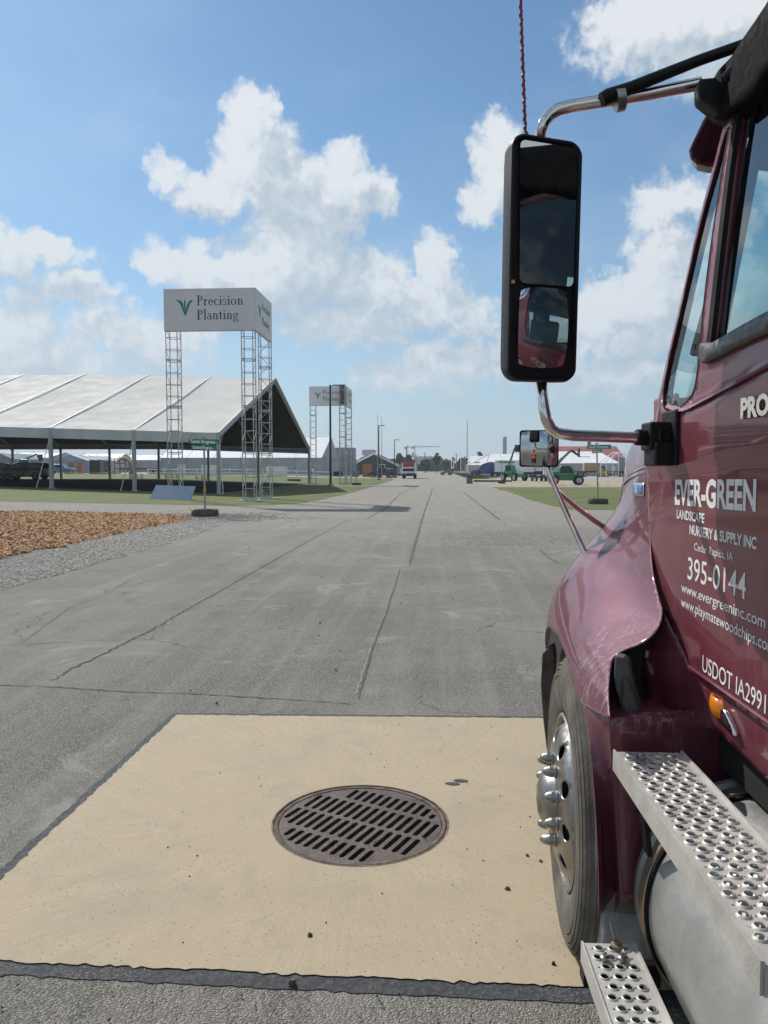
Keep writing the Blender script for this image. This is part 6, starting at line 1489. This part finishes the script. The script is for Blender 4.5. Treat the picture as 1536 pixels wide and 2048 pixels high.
# small mirror on the fender
FM = Vector(tp(1078, 897, 3.35)); AF = R(-6); FMm = Matrix.Translation(FM) @ Matrix(((math.cos(AF), 0, math.sin(AF), 0), (math.sin(AF), 0, -math.cos(AF), 0), (0, 1, 0, 0), (0, 0, 0, 1)))
mb = MB(); loft(mb, [(rrect(.12, .11, .03), -.05), (rrect(.155, .148, .02), -.03), (rrect(.166, .158, .012), -.004), (rrect(.166, .158, .012), -.001)], FMm); fmh = tb(mb, 'fender_mirror', blackp, smooth=40)
mb = MB(); nn = 10
for i in range(nn + 1):
    for j in range(nn + 1): a, b = (i / nn - .5) * 2, (j / nn - .5) * 2; q = 1 - .05 * abs(a * b) ** 3; mb.v.append(tuple(FMm @ Vector((.078 * a * q, .074 * b * q, .012 - .006 * (a * a + b * b)))))
for i in range(nn):
    for j in range(nn): a = i * (nn + 1) + j; mb.f.append((a, a + nn + 1, a + nn + 2, a + 1))
tb(mb, 'fender_mirror_glass', mirm, fmh, smooth='full', fix=False)
f1 = hit(1172, 1106, g_hood); f2 = (3.55, 1.44)
mb = MB(); mb.tube([tp(1093, 925, 3.37), tp(1097, 940, 3.36), tp(1106, 965, 3.35), tp(1130, 1020, 3.33), tp(1160, 1085, 3.30), tp(1171, 1108, 3.27), tp(1176, 1116, 3.26)], .0125, 10); tb(mb, 'mirror_leg', chrome, smooth=60)
mb = MB(); mb.tube([tp(1112, 980, 3.36), tp(1122, 990, 3.37), tp(1150, 1013, 3.40), tp(1190, 1042, 3.44), tp(1212, 1056, 3.46), tp(1226, 1060, 3.48), tp(1245, 1062, 3.5)], .0125, 10); tb(mb, 'mirror_leg', chrome, smooth=60)

# steer wheel, turned slightly to the right
WC = Vector((.650, 2.71, .522)); WA = R(-3.5)
WMt = Matrix.Translation(WC) @ Matrix.Rotation(WA, 4, 'Z') @ Matrix.Rotation(-math.pi / 2, 4, 'Y')
wheel = bpy.data.objects.new('wheel', None); col.objects.link(wheel); wheel.parent = truck
def wb(mb, name, mat, parent=None, **k): return tb(mb, name, mat, parent or wheel, **k)
pr = [(.290, .098), (.298, .112), (.312, .124), (.335, .136), (.375, .143), (.425, .1455), (.428, .141), (.432, .1455), (.450, .1435), (.453, .137), (.457, .142), (.468, .137), (.470, .130), (.474, .1345), (.483, .128), (.485, .121), (.488, .124), (.495, .116), (.497, .109), (.500, .111), (.507, .101)]
tr_ = []
for (c0, c1) in ((.098, .074), (.066, .040), (.031, -.031), (-.040, -.066), (-.074, -.098)): tr_ += [(.506, c0), (.5225 - .9 * c0 ** 2, c0 - .002), (.5225 - .9 * c1 ** 2, c1 + .002), (.506, c1)]
pr = [(r, h * (.95 if r > .33 else 1)) for r, h in pr]; prof = pr + tr_ + [(r, -h) for r, h in pr[::-1]]
mb = MB(); mb.lathe(prof, WMt, 96); tyre = wb(mb, 'tyre', tyrek, smooth=30)
mb = MB(); mb.lathe([(.298, .112), (.300, .124), (.294, .130), (.287, .128), (.280, .104), (.272, .06), (.262, .03), (.262, -.1)], WMt, 64); rimo = wb(mb, 'rim', alup, smooth=40)
def hdisc(r): return hermite([.10, .150, .178, .20, .235, .262, .275], [.163, .163, .161, .157, .143, .118, .100], r)
holes_ = []
for k in range(10):
    a = 2 * math.pi * (k + .35) / 10; c = Vector((math.cos(a), math.sin(a))) * .219; t = Vector((-math.sin(a), math.cos(a))); rd = Vector((math.cos(a), math.sin(a)))
    holes_.append([tuple(c + t * .029 * math.cos(q) + rd * .025 * math.sin(q)) for q in [2 * math.pi * i / 18 for i in range(18)]])
pts = []; e = []
def addloop(lp_):
    b = len(pts); pts.extend(Vector(p) for p in lp_); e.extend((b + i, b + (i + 1) % len(lp_)) for i in range(len(lp_)))
addloop(circ(.275, 64)); addloop(circ(.10, 48))
for h_ in holes_: addloop(h_)
for r in (.12, .14, .155, .165, .175, .183, .19, .197, .245, .25, .26):
    pts.extend(Vector(p) for p in circ(r, 60))
for r in (.205, .212, .219, .226, .233, .24):
    pts.extend(Vector(p) for p in circ(r, 90) if not any(inpoly(p, [tuple(np.mean(h_, 0) + (np.array(q) - np.mean(h_, 0)) * 1.08) for q in h_]) for h_ in holes_))
vs, _, fs, _, _, _ = delaunay_2d_cdt(pts, e, [], 1, 1e-7); cen = np.array([tuple(sum((vs[i] for i in f), Vector((0, 0))) / len(f)) for f in fs]); ok = np.hypot(cen[:, 0], cen[:, 1]) > .0995
for h_ in holes_: ok &= ~inpv(cen, h_)
mb = MB(); mb.v = [tuple(WMt @ Vector((v.x, v.y, hdisc(v.length)))) for v in vs]; mb.f = [tuple(f) for f, k in zip(fs, ok) if k]; wb(mb, 'wheel_disc', alup, rimo, smooth='full', solid=.012)
mb = MB(); mb.lathe([(.27, -.02), (.01, -.02)], WMt, 32); wb(mb, 'brake_drum', inner, rimo)
mb = MB(); mb.lathe([(.118, .148), (.118, .152), (.112, .158), (.102, .185), (.080, .205), (.05, .217), (.0, .222)], WMt, 48); wb(mb, 'hub_cap', alup, smooth=50)
for k in range(10):
    a = 2 * math.pi * (k + .2) / 10; Mx = WMt @ Matrix.Translation((.1429 * math.cos(a), .1429 * math.sin(a), .160))
    mb = MB(); mb.lathe([(.028, 0), (.029, .008), (.0245, .012), (.0235, .030), (.0245, .031), (.022, .038), (.0195, .046), (.013, .056), (.006, .061), (0, .062)], Mx @ Matrix.Scale(.80, 4), 14); wb(mb, 'lug_nut', alup, smooth=40)
# wheel-arch liner and splash guard
mb = MB(); nA = 40
for k in range(nA + 1):
    a = R(-12 + 108 * k / nA); r = .63
    y, z = WC.y + .02 + r * math.cos(a), WC.z + .01 + r * math.sin(a)
    for x in (.60, .66, 1.05): mb.v.append((x, y, z))
for k in range(nA):
    for j in range(2): a = 3 * k + j; mb.f.append((a, a + 1, a + 4, a + 3))
tb(mb, 'arch_liner', linerm, smooth='full', solid=.02)
mb = MB(); fl = [(1084, 1308), (1096, 1296), (1106, 1290), (1110, 1316), (1107, 1364), (1104, 1420), (1100, 1500), (1093, 1500), (1086, 1440), (1081, 1372)]
pl = [tp(a, b, 3.30) for a, b in fl]; n = len(pl); mb.v = [tuple(p) for p in pl] + [(x + .02, y + .06, z) for x, y, z in pl]; mb.f = [tuple(range(n)), tuple(range(n, 2 * n))[::-1]] + [(i, (i + 1) % n, n + (i + 1) % n, n + i) for i in range(n)]
tb(mb, 'splash_guard', linerm, bevel=.006)
# lower fairing between wheel and tank
mb = MB(); zs = np.linspace(.545, .985, 16)
def fair(u, z):
    ya = 2.715 - math.sqrt(max(.6 ** 2 - (z - .52) ** 2, 0)); yc = 2.15; xo = .502; xc = .545 + (.985 - z) * .09
    path = [(xo + .02, ya + .01), (xo + .004, ya - .008), (xo + .002, ya - .03), (xo * .6 + xc * .4 - .004, ya * .6 + yc * .4), (xc - .012, yc + .03), (xc - .004, yc + .008), (xc + .010, yc), (xc + .08, yc + .01), (xo + .35, yc + .04), (xo + .75, yc + .06)]
    return path[u]
for z in zs:
    for u_ in range(10): x, y = fair(u_, z); mb.v.append((x, y, z - (.08 * sst(2.3, 2.13, y) * (1 - (z - .545) / .44))))
for i in range(15):
    for j in range(9): a = i * 10 + j; mb.f.append((a, a + 1, a + 11, a + 10))
b = len(mb.v)
for u_ in range(10): x, y = fair(u_, .985); mb.v += [(x + .012, y + (.012 if u_ > 5 else 0), 1.0), (max(x, .70) + .02, max(y, 2.20), 1.012)]
for j in range(9): mb.f += [(150 + j, 151 + j, b + 2 * j + 2, b + 2 * j), (b + 2 * j, b + 2 * j + 2, b + 2 * j + 3, b + 2 * j + 1)]
tb(mb, 'lower_fairing', maroond, smooth=40, solid=.01)
mb = MB(); mb.tube([(.54, 2.30, .345), (.55, 2.30, .345), (1.0, 2.30, .345)], [.105, .115, .115], 24); tb(mb, 'air_reservoir', material('reservoir', (.26, .265, .265), .7, .2, .3, 9, .3, 40), smooth=50)
mb = MB(); mb.b2(1.38, 1.46, -3.5, 4.0, .62, .90); mb.b2(2.20, 2.28, -3.5, 4.0, .62, .90); mb.b2(1.2, 2.5, 3.95, 4.1, .45, .8); mb.b2(.9, 2.76, 2.66, 2.76, .46, .58); mb.b2(1.0, 2.7, .9, 2.5, .95, 1.13); tb(mb, 'chassis', inner)
mb = MB(); Mx = Matrix.Translation((3.66 - WC.x, WC.y, WC.z)) @ Matrix.Rotation(math.pi / 2, 4, 'Y'); mb.lathe(prof, Mx, 48); tb(mb, 'far_tyre', tyrek, smooth=30)
for xs_ in (.75, 2.91):
    mb = MB()
    Mx = Matrix.Translation((xs_, -2.6, .522)) @ Matrix.Rotation(-math.pi / 2, 4, 'Y'); mb.lathe(prof, Mx, 40); mb.lathe([(.29, .1), (.26, .02), (.12, -.02), (.1, .06), (0, .06)], Mx, 24); tb(mb, 'rear_tyre', tyrek, smooth=30)

# fuel tank with straps
TC = (.935, .525); TR = .318; TA = Matrix(((1, 0, 0, TC[0]), (0, 0, -1, 0), (0, 1, 0, TC[1]), (0, 0, 0, 1)))        # local z -> -y
prf = [(0, -2.17), (.20, -2.165), (.28, -2.15), (.31, -2.135), (.326, -2.128), (.328, -2.105), (.320, -2.095), (TR, -2.09)] + [(TR, -.62), (.326, -.6), (.30, -.56), (0, -.55)]
mb = MB(); mb.lathe(prf, TA, 96); tank = tb(mb, 'fuel_tank', tankm, smooth=40)
for y0 in (2.045, 1.02):
    mb = MB(); mb.lathe([(TR + .001, -y0 - .032), (TR + .008, -y0 - .030), (TR + .008, -y0 + .030), (TR + .001, -y0 + .032)], TA, 96); st = tb(mb, 'tank_strap_pad', rubber, tank, smooth=30)
    mb = MB(); mb.lathe([(TR + .009, -y0 - .022), (TR + .013, -y0 - .020), (TR + .013, -y0 + .016), (TR + .009, -y0 + .018)], TA, 96); tb(mb, 'tank_strap', material('strap_steel', (.35, .27, .20), .45, .8, .3, 12), tank, smooth=30)
# perforated steps
def step_plate(name, x0, x1, y0, y1, z, cols, pitch, hr, seed, lip=.012, side=.05):
    W = x1 - x0; hs = []; sm = []; rows = int((y1 - y0 - .03) / pitch); cp_ = (W - .026) / cols
    for r in range(rows):
        y = y1 - .022 - r * pitch
        for c in range(cols):
            x = x0 + .013 + cp_ * (c + (.32 if r % 2 else .68)); hs.append((x, y))
            xs_ = x + cp_ * .5 * (1 if r % 2 else -1)
            if x0 + .014 < xs_ < x1 - .014: sm.append((xs_, y))
    outer_ = [(x0, y0), (x1, y0), (x1, y1), (x0, y1)]
    ring_ = lambda c, r, n: [(c[0] + r * math.cos(2 * math.pi * i / n), c[1] + r * math.sin(2 * math.pi * i / n)) for i in range(n)]
    ptl, el = [], []
    def al_(lp_):
        b = len(ptl); ptl.extend(Vector(p) for p in lp_); el.extend((b + i, b + (i + 1) % len(lp_)) for i in range(len(lp_))); return b
    al_(dens(outer_, .05)); H0 = [al_(ring_(c, hr * 1.55, 14)) for c in hs]; H1 = [al_(ring_(c, .0032, 7)) for c in sm]
    vs, _, fs, _, _, _ = delaunay_2d_cdt(ptl, el, [], 1, 1e-7); hc = np.array(hs); scn = np.array(sm)
    mb = MB(); mb.v = [(v.x, v.y, z) for v in vs]
    for f in fs:
        c = sum((vs[i] for i in f), Vector((0, 0))) / len(f)
        if np.min((hc[:, 0] - c.x) ** 2 + (hc[:, 1] - c.y) ** 2) > (hr * 1.5) ** 2 and np.min((scn[:, 0] - c.x) ** 2 + (scn[:, 1] - c.y) ** 2) > .003 ** 2: mb.f.append(tuple(f))
    for c in hs: mb.lathe([(hr * 1.55, 0), (hr * 1.40, .0018), (hr * 1.25, .0036), (hr * 1.12, .0040), (hr * 1.05, .0028), (hr * 1.04, .0005)], Matrix.Translation((c[0], c[1], z)), 14)
    pl_ = tb(mb, name, treadp, smooth=35)
    mb = MB(); mb.b2(x0 - .006, x0 - .0005, y0, y1, z - side, z + .007); mb.b2(x1 + .0005, x1 + .006, y0, y1, z - side, z + .007); mb.b2(x0, x1, y1, y1 + .004, z - side * .5, z - .001); mb.b2(x0, x1, y0 - .004, y0, z - side, z - .001); mb.b2(x0, x0 + .02, y0, y1, z - side, z - side + .003)
    tb(mb, 'step_flange', treadp, pl_)
    return pl_
s1 = step_plate('upper_step', .547, .724, 1.195, 2.112, .92, 4, .0330, .0092, 1)
s2 = step_plate('lower_step', .450, .584, .95, 2.034, .42, 3, .0385, .0095, 2)
for yy in (2.02, 1.22): mb = MB(); mb.box((.60, yy, .80), (.012, .04, .24), ry=-.12); tb(mb, 'step_bracket', blackp, s1)
mb = MB(); mb.box((.54, 2.0, .355), (.20, .05, .03)); tb(mb, 'step_bracket', blackp, s2)
for par, lst in ((s1, [(.60, 2.05), (.68, 2.05)]), (s2, [(.49, 1.96), (.535, 1.96)])):
    for (x, y) in lst: mb = MB(); zz = .92 if par is s1 else .42; mb.lathe([(.012, .006), (.012, .013), (.006, .016), (.006, .022), (0, .023)], Matrix.Translation((x, y, zz)), 8); tb(mb, 'bolt', alup, par, smooth=30)
mb = MB(); mb.lathe([(.016, 0), (.016, .006), (.009, .007), (.009, .014)], Matrix.Translation((.535, 2.015, .427)), 8); mb.tube([(.535, 2.02, .43), (.527, 2.05, .47)], .004, 6); tb(mb, 'bolt', M_('rusty_bolt', (.3, .24, .17), .6, .6), s2)

# ------------------------------------------------------------------ air: one closed box of thin haze round the scene
hm_ = bpy.data.materials.new('haze'); hm_.use_nodes = True; n = N(hm_.node_tree); hm_.node_tree.nodes.remove(hm_.node_tree.nodes['Principled BSDF'])
pv = n.new('ShaderNodeVolumePrincipled'); pv.inputs['Color'].default_value = (.84, .91, 1.0, 1); pv.inputs['Density'].default_value = .0003; pv.inputs['Anisotropy'].default_value = .25
n.link(pv.outputs[0], hm_.node_tree.nodes['Material Output'].inputs['Volume'])
mb = MB(); mb.b2(-4100, 4100, -400, 6100, -2.5, 95); o = mb.build('haze', hm_); o['kind'] = 'stuff'
